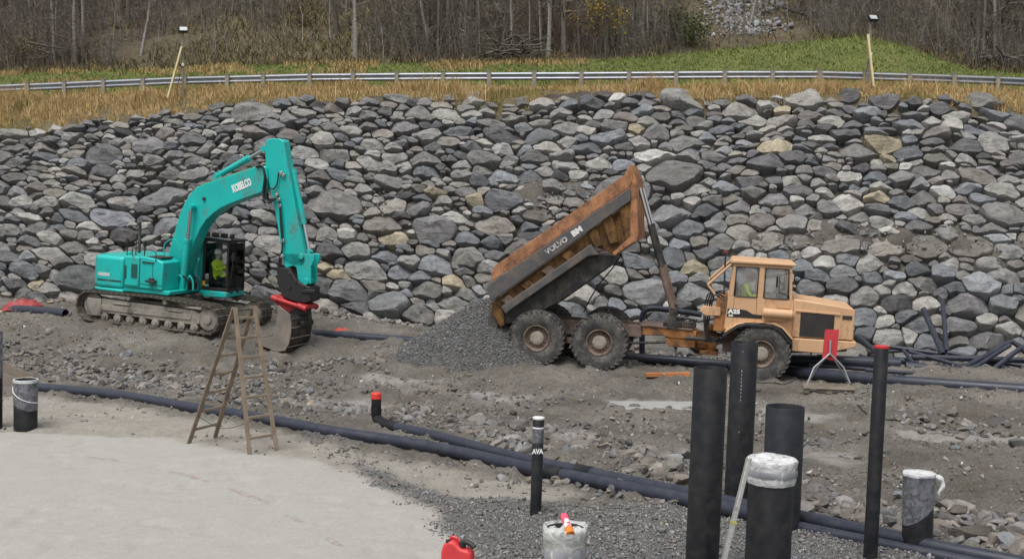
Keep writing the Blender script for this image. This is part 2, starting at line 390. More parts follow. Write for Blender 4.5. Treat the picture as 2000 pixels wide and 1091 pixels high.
def ground_detail(X, Y):
    s, a, g, w = zones(X, Y); m = (Y > 6) & (Y < 46)
    rough = fbm(X * 0.9, Y * 0.9, 4, 7) * 0.13 + fbm(X * 3.3, Y * 3.3, 4, 9, 0.6) * 0.11 + np.abs(fbm(X * 7.0, Y * 7.0, 3, 19)) * 0.09
    # wheel ruts run along the yard
    along = X * 0.985 - Y * 0.17; across = X * 0.17 + Y * 0.985
    rut = fbm(along * 0.12, across * 2.3, 3, 41) * (0.06 + 0.10 * np.exp(-((across - 29.5) / 3.0) ** 2) * sstep(-4, 3, X))
    k = 1 - 0.90 * s; k = k * (1 - 0.62 * a) * (1 - 0.55 * g) * (1 - 0.85 * w)
    smooth_lane = np.exp(-((across - 31.2) / 1.3) ** 2) * sstep(2, 7, X); k = k * (1 - 0.5 * smooth_lane)
    z = rough * k + rut * (1 - s) * (1 - g)
    for P_, hw in RUTS:
        d, al = poly_dist(P_, X, Y); z = z - (0.075 * np.exp(-(d / hw) ** 2) * (0.75 + 0.25 * np.sign(np.sin(al * 24))) - 0.035 * np.exp(-((d - hw * 1.9) / (hw * 0.5)) ** 2)) * (1 - s)
    # footprints and scuffs pressed into the sand
    fp = vnoise(X * 4.5, Y * 2.2, 77); fp2 = vnoise(X * 1.1 + 9, Y * 1.1, 78)
    z = z - s * 0.040 * sstep(0.24, 0.36, fp) * sstep(-0.12, 0.15, fp2) + s * 0.010 * fbm(X * 6, Y * 6, 2, 83) - s * 0.022 * sstep(0.30, 0.40, vnoise(X * 7.5 + Y * 2, Y * 5.5, 84)) * sstep(-0.2, 0.1, vnoise(X * 0.7, Y * 0.7, 85))
    z = z + s * 0.05 * fbm(X * 0.5, Y * 0.5, 3, 80)
    edge = np.exp(-(sdist(Z_SAND, X, Y) / 0.22) ** 2); z = z - edge * 0.035 * (1 + vnoise(X * 3, Y * 3, 5))
    return np.where(m, z, z * 0.3), s, a, g, w
def build_ground():
    ys = [4.0]
    while ys[-1] < 45.5:
        y = ys[-1]; ys.append(y + (0.06 if y < 13 else 0.06 + (y - 13) * 0.0024) if y > 9 else y + 0.25)
    ys = np.array([-60, -25, -8, 0, 2] + ys + [47, 50, 55])
    xs = np.concatenate([[-160, -80, -45, -32, -26], np.arange(-23, 22.01, 0.085), [26, 32, 45, 80, 160]])
    X, Y = np.meshgrid(xs, ys); dz, s, a, g, w = ground_detail(X, Y); Z = gz(X, np.minimum(Y, 46)) + dz
    nx, ny = len(xs), len(ys); V = np.stack([X, Y, Z], -1).reshape(-1, 3)
    i = np.arange((ny - 1) * (nx - 1)); r, c = i // (nx - 1), i % (nx - 1); b = r * nx + c
    me = np_mesh('ground', V, np.stack([b, b + 1, b + nx + 1, b + nx], 1))
    at_ = me.color_attributes.new('zone', 'FLOAT_COLOR', 'POINT')
    at_.data.foreach_set('color', np.stack([s, a, g, w], -1).reshape(-1).astype(np.float32))
    me.polygons.foreach_set('use_smooth', np.ones(len(me.polygons), bool))
    o = link_mesh('ground', me, M['ground']); tag(o, 'churned grey-brown dirt, gravel and pale sand of the building yard', 'ground', kind='structure'); return o
GROUND = build_ground()
def gfull(x, y):
    x = np.atleast_1d(np.asarray(x, float)); y = np.atleast_1d(np.asarray(y, float)); return gz(x, y) + ground_detail(x, y)[0]

# ------------------------------------------------------------------ broken rock: hull shapes reused everywhere
def hull_shape(n, flat, seed):
    rr = random.Random(seed); bm = bmesh.new()
    for k in range(n):
        v = Vector((rr.gauss(0, 1), rr.gauss(0, 1), rr.gauss(0, 1))).normalized() * rr.uniform(0.78, 1.0); bm.verts.new((v.x, v.y * rr.uniform(0.8, 1), v.z * flat))
    r = bmesh.ops.convex_hull(bm, input=bm.verts); bmesh.ops.delete(bm, geom=[g for g in r['geom_interior'] if isinstance(g, bmesh.types.BMVert)], context='VERTS')
    bmesh.ops.triangulate(bm, faces=bm.faces); bm.verts.ensure_lookup_table()
    V = np.array([v.co[:] for v in bm.verts]); F = np.array([[v.index for v in f.verts] for f in bm.faces]); bm.free(); return V, F
PEB = [hull_shape(9, 0.62, 100 + i) for i in range(10)]
CHUNK = [hull_shape(26, 0.66, 200 + i) for i in range(12)]
def rot_mats(n, rng, tilt=0.5):
    a = rng.uniform(0, 2 * np.pi, n); b = rng.normal(0, tilt, n); c = rng.normal(0, tilt, n)
    ca, sa, cb, sb, cc, sc = np.cos(a), np.sin(a), np.cos(b), np.sin(b), np.cos(c), np.sin(c)
    Rz = np.zeros((n, 3, 3)); Rz[:, 0, 0] = ca; Rz[:, 0, 1] = -sa; Rz[:, 1, 0] = sa; Rz[:, 1, 1] = ca; Rz[:, 2, 2] = 1
    Rx = np.zeros((n, 3, 3)); Rx[:, 0, 0] = 1; Rx[:, 1, 1] = cb; Rx[:, 1, 2] = -sb; Rx[:, 2, 1] = sb; Rx[:, 2, 2] = cb
    Ry = np.zeros((n, 3, 3)); Ry[:, 1, 1] = 1; Ry[:, 0, 0] = cc; Ry[:, 0, 2] = sc; Ry[:, 2, 0] = -sc; Ry[:, 2, 2] = cc
    return Rz @ Rx @ Ry
def scatter(name, shapes, pos, size, cols, rng, mat, parent=None, tilt=0.6, squash=None):
    """many stones as one mesh"""
    n = len(pos); which = rng.integers(0, len(shapes), n); VV = []; FF = []; CC = []; base = 0; Rm = rot_mats(n, rng, tilt)
    asp = rng.uniform(0.75, 1.3, (n, 3)); asp[:, 2] *= 0.9
    for k, (V, F) in enumerate(shapes):
        idx = np.nonzero(which == k)[0]
        if not len(idx): continue
        P = V[None] * asp[idx][:, None] * size[idx][:, None, None]
        P = np.einsum('nij,nvj->nvi', Rm[idx], P) + pos[idx][:, None]
        VV.append(P.reshape(-1, 3)); FF.append((F[None] + (base + np.arange(len(idx)) * len(V))[:, None, None]).reshape(-1, 3))
        CC.append(np.repeat(cols[idx], len(V), 0)); base += len(idx) * len(V)
    me = np_mesh(name, np.concatenate(VV), np.concatenate(FF), np.concatenate(CC))
    return link_mesh(name, me, mat, parent)
def grey_cols(n, rng, mean=0.17, sd=0.05, warm=0.04):
    g = np.clip(rng.normal(mean, sd, n), 0.05, 0.5); w = rng.normal(warm, 0.05, n)
    return np.stack([g * (1 + w), g, g * (1 - w), rng.uniform(0, 1, n)], 1)
def pebble_mat():
    t = NT('crushed_stone'); a = t.attr('tint'); f = t.noise(t.coord(), 60, 4, 0.7)
    t.set(col=t.mix(1.0, a.outputs['Color'], t.ramp(f, [(0.3, 0.75), (0.7, 1.25)]), 'MULTIPLY'), rough=0.88, spec=0.25); return t.m
M['pebble'] = pebble_mat()

# ------------------------------------------------------------------ the rock wall
WB = [(-160, 44.8), (0, 44.0), (400, 42.5), (800, 40.5), (1100, 38.7), (1300, 37.6), (1600, 36.8), (2000, 36.0), (2160, 35.6)]
WT = [(-160, 51.4, 268), (0, 50.5, 250), (150, 50, 238), (300, 49.2, 226), (430, 48.4, 208), (485, 48, 194), (700, 47.2, 190), (850, 46.6, 187), (1000, 46.2, 192), (1200, 45.5, 187), (1500, 44.9, 183), (1700, 44.4, 181), (1850, 44, 186), (1950, 43.6, 205), (2050, 43, 224), (2160, 42.6, 240)]
def wall_base(q):
    y = float(interp(q, WB)); x = (q - 1000) / FPX * y; return Vector((x, y, gzf(x, y) - 0.25))
def wall_top(q):
    y = float(interp(q, [(p[0], p[1]) for p in WT])); r = float(interp(q, [(p[0], p[2]) for p in WT])); return at(q, r, y)
QS = np.arange(-160, 2161, 20.0)
WBv = np.array([wall_base(q)[:] for q in QS]); WTv = np.array([wall_top(q)[:] for q in QS])
mid = (WBv + WTv) / 2; ARC = np.concatenate([[0], np.cumsum(np.linalg.norm(np.diff(mid, axis=0), axis=1))]); LS = float(np.mean(np.linalg.norm(WTv - WBv, axis=1)))
def wall_pt(a, b):
    """a along the wall, b up its slope -> point and outward normal"""
    a = np.asarray(a, float); v = np.asarray(b, float) / LS; q = np.interp(a, ARC, QS)
    B = np.stack([np.interp(q, QS, WBv[:, k]) for k in range(3)], -1); T = np.stack([np.interp(q, QS, WTv[:, k]) for k in range(3)], -1)
    d = T - B; along = np.stack([np.full_like(q, 0.985), np.full_like(q, -0.17), np.zeros_like(q)], -1)
    n = np.cross(along, d); n = n / np.linalg.norm(n, axis=-1, keepdims=True)
    P = B + d * v[..., None]; bul = 0.35 * np.sin(np.pi * np.clip(v, 0, 1)) + 0.5 * fbm(a * 0.22, np.asarray(b, float) * 0.3, 2, 61)
    return P + n * bul[..., None], n
def px_to_wall(px, py):
    a = float(np.interp(px, QS, ARC)); lo, hi = -0.1, 1.1
    for k in range(24):
        m_ = (lo + hi) / 2; P, n = wall_pt(np.array([a]), np.array([m_ * LS])); p = P[0]
        c, s = math.cos(PITCH), math.sin(PITCH); dy, dz = p[1], p[2] - CAMZ; row = 545.5 - FPX * (dy * s + dz * c) / (dy * c - dz * s)
        if row > py: lo = m_
        else: hi = m_
    return a, lo * LS, p[1]
SEEDS = """495 215 90 48 g;200 303 92 44 d;293 283 60 44 d;378 272 58 30 d;92 272 55 26 d;139 265 42 20 g;25 290 50 26 g;70 257 24 18 w;35 320 70 26 d;40 345 36 32 g;110 330 26 20 l;145 333 36 22 r;200 333 75 22 d;263 340 32 24 g;330 340 52 34 g;381 340 56 44 g;322 382 108 66 d;240 392 78 28 g;155 390 70 36 g;92 393 50 32 l;47 392 46 28 g;12 388 32 30 g;163 357 58 20 r;75 365 38 32 r;283 408 36 30 d;148 420 52 26 b;60 422 44 34 l;77 442 36 26 d;18 445 46 40 g;172 440 42 32 l;140 457 34 18 r;
655 400 132 64 g;760 352 78 24 g;748 330 60 24 g;772 305 64 22 g;830 312 74 30 g;834 263 58 32 g;892 255 48 44 b;868 222 56 24 l;815 220 46 28 g;960 240 68 26 g;918 195 62 20 l;790 248 62 26 d;833 335 40 30 b;618 320 38 30 l;565 263 46 24 r;623 343 40 24 r;615 368 50 26 g;660 338 36 26 b;848 447 100 52 d;885 425 62 30 w;770 402 70 28 k;815 405 46 36 d;850 375 50 18 t;912 375 50 20 g;930 390 40 22 t;965 440 70 44 k;745 440 80 40 k;982 345 70 26 b;935 352 42 18 b;905 345 46 20 g;665 200 36 22 g;690 220 30 26 g;720 225 34 24 g;645 248 34 16 g;690 258 44 14 l;
1058 265 78 34 b;1070 287 66 26 l;1095 302 58 24 g;1147 288 52 28 b;1190 268 64 36 b;1200 249 64 16 g;1256 215 42 28 b;1170 322 52 22 l;1130 342 40 20 w;1032 344 42 24 b;1065 333 28 26 l;1105 274 36 28 l;1247 252 28 16 t;1250 278 54 16 g;1310 415 88 46 s;1360 368 40 28 l;1420 365 48 22 b;1350 308 50 18 g;1350 294 52 10 b;1410 252 52 16 b;1470 235 56 20 l;1206 190 28 20 w;1060 205 40 24 l;1105 205 30 22 b;1160 200 50 24 b;1052 240 44 22 l;1025 375 44 26 k;1085 390 36 24 k;1050 420 60 30 k;1120 395 40 24 k;
1725 278 76 32 t;1513 287 64 34 t;1773 300 50 28 b;1710 258 48 12 b;1622 235 42 28 l;1527 236 50 28 l;1568 197 84 28 l;1658 190 46 20 d;1725 198 60 22 d;1845 208 56 26 d;1922 203 56 22 g;1950 226 42 26 b;1873 227 38 18 l;1862 245 40 18 w;1940 278 58 30 l;1890 310 42 20 g;1810 332 58 28 g;1563 290 46 14 b;1660 345 48 22 l;1710 345 46 20 b;1758 345 54 18 g;1714 383 54 24 t;1718 366 50 14 l;1715 410 52 22 d;1720 432 66 20 g;1762 395 32 36 b;1657 397 54 34 w;1915 388 38 32 b;1845 370 54 22 g;1805 387 62 20 g;1880 410 52 26 g;1908 428 60 22 g;1560 372 60 20 d;1572 408 46 26 g;1620 405 42 26 g;1552 438 70 30 g;1798 415 52 20 g;1958 375 64 28 l;1526 215 24 14 t;1740 308 26 16 t;1600 352 34 14 l;1547 352 34 20 l;
60 467 38 34 d;98 465 40 26 l;145 482 60 36 g;182 475 20 22 w;150 545 66 82 s;50 525 40 36 b;62 500 32 28 b;125 512 50 26 g;110 538 30 28 g;25 557 34 28 d;92 567 48 24 l;40 575 40 24 g;72 557 28 26 t;200 572 56 24 l;18 500 34 26 d;
638 457 44 28 l;680 460 38 26 w;695 486 60 36 g;642 492 52 36 d;712 526 92 44 g;753 500 46 34 b;797 507 54 20 g;850 518 76 34 b;780 530 46 28 b;818 539 34 36 b;832 565 56 50 g;885 590 66 44 g;886 550 58 24 t;908 574 52 34 g;760 592 86 58 s;680 570 102 38 d;693 598 52 28 d;676 620 72 34 d;762 638 62 32 w;818 616 56 46 g;875 622 56 30 l;660 537 40 28 t;635 523 32 24 t;765 462 76 26 t;915 467 58 22 b;960 472 34 26 b;735 575 34 28 g;725 625 30 26 l;630 640 30 20 l;
1250 508 66 32 b;1312 502 50 44 b;1380 495 38 34 b;1350 500 24 30 g;1200 537 52 40 l;1240 537 34 20 g;1265 572 86 56 s;1360 570 104 28 s;1355 522 50 24 t;1367 547 46 24 g;1322 542 42 32 b;1130 572 90 42 l;1120 608 80 28 b;1207 598 28 32 b;1172 588 32 24 g;1330 472 48 18 b;1285 472 40 18 l;1412 472 60 24 g;1240 612 44 24 b;1160 630 60 26 l;1290 620 40 30 b;
1525 500 40 26 b;1565 517 36 30 b;1612 512 40 26 l;1653 508 44 20 b;1700 515 46 26 l;1648 532 54 22 d;1598 542 44 24 b;1705 544 32 26 b;1645 558 62 32 d;1585 563 56 30 d;1627 585 78 30 l;1690 582 46 36 g;1753 592 64 32 d;1770 565 38 36 l;1810 590 50 34 l;1800 555 46 28 g;1798 530 40 30 b;1840 532 40 36 b;1870 564 42 26 b;1920 557 76 44 b;1957 538 72 28 g;1892 594 86 44 d;1965 594 58 30 b;1770 620 42 26 b;1728 605 28 20 l;1732 625 40 28 l;1795 635 42 36 b;1880 632 60 34 d;1930 622 52 24 l;1975 642 36 40 l;1738 658 68 40 l;1690 620 40 46 b;1697 652 42 34 b;1932 662 70 46 d;1880 667 54 26 g;1885 692 70 24 b;1815 665 40 40 b;1780 655 40 30 l;1855 515 40 22 w;1740 455 60 18 w;1625 455 44 18 l;
1560 470 60 30 k;1640 475 92 42 k;1735 478 84 40 k;1805 480 90 42 k;1900 482 92 44 k;1965 492 60 36 g;1590 440 40 30 k;1500 470 60 40 k;1450 455 60 30 k"""
TONES = {'g': (0.185, 0.182, 0.175), 'd': (0.125, 0.124, 0.128), 'b': (0.148, 0.157, 0.168), 'l': (0.27, 0.263, 0.245), 'w': (0.36, 0.352, 0.33), 't': (0.30, 0.262, 0.19), 'r': (0.182, 0.168, 0.158), 'k': (0.175, 0.165, 0.148), 's': (0.19, 0.195, 0.20)}
def build_wall():
    rng = np.random.default_rng(3); KY = 1.55; S = []
    for part in SEEDS.replace('\n', '').split(';'):
        f = part.split()
        if len(f) < 5: continue
        px, py, w, h = map(float, f[:4]); a, b, D = px_to_wall(px, py); sc = FPX / D; wm = w / sc; hm = h / sc / 0.74
        S.append((a, b * KY, 0.5 * math.sqrt(wm * hm * KY) * 0.98, f[4]))
    A = [s[0] for s in S]; Bc = [s[1] for s in S]; Rr = [s[2] for s in S]; tone = [s[3] for s in S]
    top = LS * KY; AL = ARC[-1]
    def try_fill(n, r_of, keep, pack):
        nonlocal A, Bc, Rr, tone
        cand_a = rng.uniform(0, AL, n); cand_b = rng.uniform(-0.3, top, n); r = r_of(cand_b / top, n)
        if keep: o = np.argsort(-r); cand_a, cand_b, r = cand_a[o], cand_b[o], r[o]
        a_ = np.array(A); b_ = np.array(Bc); r_ = np.array(Rr)
        for i in range(n):
            if np.all(np.hypot(a_ - cand_a[i], b_ - cand_b[i]) > pack * (r_ + r[i])):
                a_ = np.append(a_, cand_a[i]); b_ = np.append(b_, cand_b[i]); r_ = np.append(r_, r[i])
                tone.append(rng.choice(list('ggggggddddbbllkkr')))
        A, Bc, Rr = list(a_), list(b_), list(r_)
    try_fill(1500, lambda v, n: (0.50 - 0.19 * v) * np.exp(rng.normal(0, 0.36, n)), True, 0.76)
    try_fill(2500, lambda v, n: (0.29 - 0.07 * v) * np.exp(rng.normal(0, 0.28, n)), True, 0.75)
    try_fill(3000, lambda v, n: 0.20 * np.exp(rng.normal(0, 0.2, n)), True, 0.80)
    try_fill(4000, lambda v, n: 0.12 * np.exp(rng.normal(0, 0.2, n)), True, 0.92)
    A, Bc, Rr = np.array(A), np.array(Bc), np.array(Rr); N = len(A); stones = []
    for i in range(N):
        d = np.hypot(A - A[i], Bc - Bc[i]); nb = np.argsort(d)[1:26]
        k0 = rng.uniform(0, 6.28); m = int(rng.integers(6, 10)); rr = 1.50 * Rr[i] * rng.uniform(0.86, 1.10, m)
        ex = rng.uniform(0.98, 1.22)
        poly = [(A[i] + rr[k] * ex * math.cos(k0 + k * 2 * math.pi / m), Bc[i] + rr[k] / ex * math.sin(k0 + k * 2 * math.pi / m)) for k in range(m)]
        for j in nb:
            dx, dy = A[j] - A[i], Bc[j] - Bc[i]; L2 = dx * dx + dy * dy
            t = 0.5 + (Rr[i] ** 2 - Rr[j] ** 2) / (2 * L2); t = min(max(t, 0.12), 0.88)
            L = math.sqrt(L2); nx, ny = dx / L, dy / L; gap = 0.006 + 0.016 * rng.random(); lim = t * L - gap
            out = []
            for k in range(len(poly)):
                p, q = poly[k], poly[(k + 1) % len(poly)]; fp = (p[0] - A[i]) * nx + (p[1] - Bc[i]) * ny - lim; fq = (q[0] - A[i]) * nx + (q[1] - Bc[i]) * ny - lim
                if fp <= 0: out.append(p)
                if (fp < 0) != (fq < 0):
                    s = fp / (fp - fq); out.append((p[0] + s * (q[0] - p[0]), p[1] + s * (q[1] - p[1])))
            poly = out
            if len(poly) < 3: break
        if len(poly) < 3: continue
        poly = [(p[0], p[1] / KY) for p in poly]
        for it in range(2):                                     # round the corners
            o2 = []; cut = 0.08 if it == 0 else 0.18
            for k in range(len(poly)):
                p, q = poly[k], poly[(k + 1) % len(poly)]
                o2 += [(p[0] + cut * (q[0] - p[0]), p[1] + cut * (q[1] - p[1])), (q[0] + cut * (p[0] - q[0]), q[1] + cut * (p[1] - q[1]))]
            poly = o2
        P = np.array(poly); seg = np.linalg.norm(np.roll(P, -1, 0) - P, axis=1); cum = np.concatenate([[0], np.cumsum(seg)])
        big = Rr[i] > 0.24; NP = 24 if big else 13; tt = np.linspace(0, cum[-1], NP, endpoint=False); PP = np.vstack([P, P[:1]])
        P = np.stack([np.interp(tt, cum, PP[:, 0]), np.interp(tt, cum, PP[:, 1])], 1)
        area = 0.5 * abs(np.sum(P[:, 0] * np.roll(P[:, 1], -1) - np.roll(P[:, 0], -1) * P[:, 1])); c = P.mean(0); size = math.sqrt(max(area, 1e-4))
        if size < 0.07: continue
        tn = tone[i]; buried = tn == 'k'
        hm = size * rng.uniform(0.26, 0.46) * (0.45 if buried else 1.0); hm = min(hm, 0.40)
        rings = [1.0, 1.0, 0.97, 0.90, 0.79, 0.65, 0.50, 0.33, 0.16] if big else [1.0, 1.0, 0.93, 0.7, 0.35]
        planes = [(rng.uniform(0, 6.28), rng.uniform(0.25, 1.5), rng.uniform(0.55, 1.0)) for k in range(5 if tn != 's' else 3)]
        V = []
        for ri, r in enumerate(rings):
            xy = c + (P - c) * r; u = (xy - c) / size
            if ri == 0: h = np.full(NP, -0.55 - 0.1 * rng.random())
            else:
                h = hm * np.clip(1 - r ** 7.0, 0, 1) ** 0.62 * np.ones(NP)
                for ang, sl, off in planes: h = np.minimum(h, hm * (off - sl * 1.7 * (u[:, 0] * math.cos(ang) + u[:, 1] * math.sin(ang))))
                h = h + fbm(xy[:, 0] * 5 + i, xy[:, 1] * 5, 3, i % 97) * min(0.10, size * 0.125) * (0.4 if ri == 1 else 1.0)
            h = h - 0.20 * (xy[:, 1] - c[1])
            V.append(np.column_stack([xy, h]))
        hc = hm
        for ang, sl, off in planes: hc = min(hc, hm * off)
        V.append(np.array([[c[0], c[1], hc]])); V = np.vstack(V)
        Pw, nw = wall_pt(V[:, 0], V[:, 1]); n0 = wall_pt(np.array([c[0]]), np.array([c[1]]))[1][0]
        lift = rng.uniform(-0.06, 0.10) * (0.3 if buried else 1); W = Pw + n0 * (V[:, 2:3] + lift)
        nr = len(rings); F = []
        for ri in range(nr - 1):
            for k in range(NP):
                a0, a1, b0, b1 = ri * NP + k, ri * NP + (k + 1) % NP, (ri + 1) * NP + k, (ri + 1) * NP + (k + 1) % NP; F += [(a0, a1, b1), (a0, b1, b0)]
        ctr = nr * NP; F += [((nr - 1) * NP + k, (nr - 1) * NP + (k + 1) % NP, ctr) for k in range(NP)]
        F = np.array(F); ar = np.sum(P[:, 0] * np.roll(P[:, 1], -1) - np.roll(P[:, 0], -1) * P[:, 1])
        if ar < 0: F = F[:, ::-1]
        col = np.array(TONES[tn]) * 1.10 * math.exp(rng.normal(0, 0.12 if tn in 'wlt' else 0.25)); col = col * (1 + rng.normal(0, 0.007, 3))
        qpx = float(np.interp(c[0], ARC, QS)); vis = -20 < qpx < 2020
        stones.append((area * (1 if vis else 0.0), W, F, np.append(np.clip(col, 0.03, 0.7), rng.random()), vis))
    stones.sort(key=lambda s: -s[0])
    root = empty('rock_wall', tuple((WBv[58] + [0, 0, 0.2]))); inv = root.matrix_basis.inverted(); O = np.array(root.location)
    tag(root, 'tall sloping retaining wall of stacked grey boulders behind both machines', 'rock wall')
    VV, FF, CC, base = [], [], [], 0
    for i, (ar, W, F, col, vis) in enumerate(stones):
        if i < 300:
            ctr = W.mean(0); me = np_mesh('stone', W - ctr, F, np.repeat(col[None], len(W), 0)); shade(me, 27)
            o = link_mesh('stone', me, M['stone'], root); o.location = ctr - O
        else:
            VV.append(W - O); FF.append(F + base); CC.append(np.repeat(col[None], len(W), 0)); base += len(W)
    me = np_mesh('small_stones', np.concatenate(VV), np.concatenate(FF), np.concatenate(CC)); shade(me, 27)
    tag(link_mesh('small_stones', me, M['stone'], root), kind='stuff')
    # soil packed between and behind the stones, bulging out where it has washed over them
    aa = np.arange(0, AL, 0.16); bb = np.arange(-0.5, LS + 0.35, 0.16); AA, BB = np.meshgrid(aa, bb); Pw, nw = wall_pt(AA, BB)
    q = np.interp(AA, ARC, QS); cover = np.exp(-((BB - 0.40 * LS) / 0.9) ** 2) * sstep(1380, 1480, q) + np.exp(-((BB - 0.56 * LS) / 1.2) ** 2 - ((q - 1090) / 150) ** 2) + 0.8 * np.exp(-((BB - 0.48 * LS) / 1.0) ** 2 - ((q - 760) / 110) ** 2) + 0.5 * sstep(0.96, 1.02, BB / LS)
    off = -0.30 + 0.36 * cover * (0.75 + 1.0 * fbm(AA * 0.9, BB * 0.9, 3, 71)) + 0.10 * fbm(AA * 1.6, BB * 1.6, 3, 72)
    W = (Pw + nw * off[..., None]).reshape(-1, 3) - O; nx, ny = len(aa), len(bb); i = np.arange((ny - 1) * (nx - 1)); r, c = i // (nx - 1), i % (nx - 1); b = r * nx + c
    me = np_mesh('packed_soil', W, np.stack([b, b + 1, b + nx + 1, b + nx], 1)); shade(me, 180); link_mesh('packed_soil', me, M['soil'], root)
    # loose chips lying in the gaps and over the washed soil
    n = 5200; ca = rng.uniform(0, AL, n * 3); cb = rng.uniform(0, LS, n * 3); cq = np.interp(ca, ARC, QS)
    cv = np.exp(-((cb - 0.40 * LS) / 0.9) ** 2) * sstep(1380, 1480, cq) + np.exp(-((cb - 0.56 * LS) / 1.2) ** 2 - ((cq - 1090) / 150) ** 2) + 0.8 * np.exp(-((cb - 0.48 * LS) / 1.0) ** 2 - ((cq - 760) / 110) ** 2)
    kp = np.nonzero(rng.random(n * 3) < 0.06 + 0.8 * cv)[0][:n]; ca, cb, cv = ca[kp], cb[kp], cv[kp]; Pw, nw = wall_pt(ca, cb)
    sz = np.exp(rng.normal(math.log(0.042), 0.45, len(ca))); off = -0.22 + 0.32 * cv
    scatter('rock_chips', PEB, Pw + nw * off[:, None] - O, sz, grey_cols(len(ca), rng, 0.21, 0.07), rng, M['pebble'], root, 1.5)['kind'] = 'stuff'
    return len(stones)
print('stones', build_wall())
# ------------------------------------------------------------------ above the wall: verge, road, meadow, hillside
RAIL = [(-160, 54, 182), (0, 52.5, 173), (127, 51.8, 168), (357, 50.5, 158), (605, 49.2, 152), (865, 48.2, 150), (1135, 47.5, 149), (1415, 47.0, 147), (1600, 46.8, 147), (1775, 46.8, 152), (1947, 47.2, 158), (2160, 48, 168)]
def rail_pt(q):
    y = float(interp(q, [(p[0], p[1]) for p in RAIL])); r = float(interp(q, [(p[0], p[2]) for p in RAIL])); return at(q, r, y)   # beam centre
MEADOW = [(-160, 153), (0, 146), (200, 140), (350, 136), (450, 130), (700, 127), (1000, 125), (1100, 122), (1250, 115), (1350, 106), (1450, 95), (1600, 80), (1680, 73), (1750, 90), (1820, 116), (1890, 138), (2000, 148), (2160, 158)]
ROADW = 6.0
def meadow_y(q): return float(interp(q, [(p[0], p[1]) for p in RAIL])) + 1.0 + ROADW + float(interp(q, [(-160, 6), (500, 6), (1100, 6), (1500, 9), (1680, 10), (1850, 7), (2160, 6)]))
def meadow_z(q): return at(q, float(interp(q, MEADOW)), meadow_y(q)).z
def hill_slope(q): return float(interp(q, [(-160, 0.40), (600, 0.44), (1000, 0.5), (1300, 0.5), (1680, 0.42), (2160, 0.5)]))
TAB = np.array([[wall_top(q).y, wall_top(q).z, rail_pt(q).y, rail_pt(q).z - 0.55, meadow_y(q), meadow_z(q), hill_slope(q)] for q in QS])
def land_zv(q, y):
    """level of the land above the wall, by bearing and depth"""
    q = np.asarray(q, float); y = np.asarray(y, float); Ty, Tz, yr, zr, mb, zb, sl = [np.interp(q, QS, TAB[:, k]) for k in range(7)]; rd = yr + 1.0 + ROADW
    t = np.clip((y - Ty) / (yr - 0.6 - Ty), -0.35, 1); verge = np.where(t < 0, Tz - 0.12 + t * 12, Tz - 0.12 + (zr - 0.05 - Tz + 0.12) * t) + 0.05 * np.clip((y - yr + 0.6) / 0.6, 0, 1)
    m = np.clip((y - rd) / (mb - rd), 0, 1); mead = zr + (zb - zr) * (0.35 * m + 0.65 * m * m * (3 - 2 * m))
    hill = zb + sl * (y - mb) + np.clip((y - mb) / 4, 0, 1) * 0.9 * fbm((q - 1000) / FPX * y * 0.13, y * 0.13, 3, 91)
    return np.where(y < yr, verge, np.where(y < rd, zr + 0.02, np.where(y < mb, mead, hill)))
def land_z(q, y): return float(land_zv(q, y))
def strip(name, rows_of, mat, step, label, cat):
    qs = np.arange(-160, 2161, step); V = []; n = None
    for q in qs:
        ys = rows_of(q); n = len(ys)
        y = np.asarray(ys, float); x = (q - 1000) / FPX * y; V.append(np.stack([x, y, land_zv(np.full(n, q), y) + 0.05 * fbm(x * 1.3, y * 1.3, 3, 95)], 1))
    m = len(qs); i = np.arange((m - 1) * (n - 1)); r, c = i // (n - 1), i % (n - 1); b = r * n + c
    me = np_mesh(name, np.concatenate(V), np.stack([b, b + n, b + n + 1, b + 1], 1)); shade(me, 180); o = link_mesh(name, me, mat); return tag(o, label, cat, kind='structure')
strip('verge', lambda q: np.concatenate([np.linspace(wall_top(q).y - 0.12, rail_pt(q).y + 0.9, 16)]), M['verge'], 8, 'steep verge of dry grass between the boulder wall and the guard rail', 'verge')
strip('road', lambda q: [rail_pt(q).y + 0.9, rail_pt(q).y + 3, rail_pt(q).y + 5, rail_pt(q).y + 1 + ROADW], M['asphalt'], 20, 'asphalt road behind the guard rail', 'road')
strip('meadow', lambda q: np.linspace(rail_pt(q).y + 1 + ROADW, meadow_y(q), 14), M['turf'], 8, 'green meadow bank rising behind the road', 'meadow')
strip('hillside', lambda q: np.concatenate([meadow_y(q) + np.array([0, .5, 1, 1.6, 2.2, 3, 4, 5, 6.5, 8, 10, 12, 15, 18, 22, 27, 33, 40, 50, 65])]), M['litter'], 10, 'brown leaf-strewn hillside under the bare wood', 'hillside')

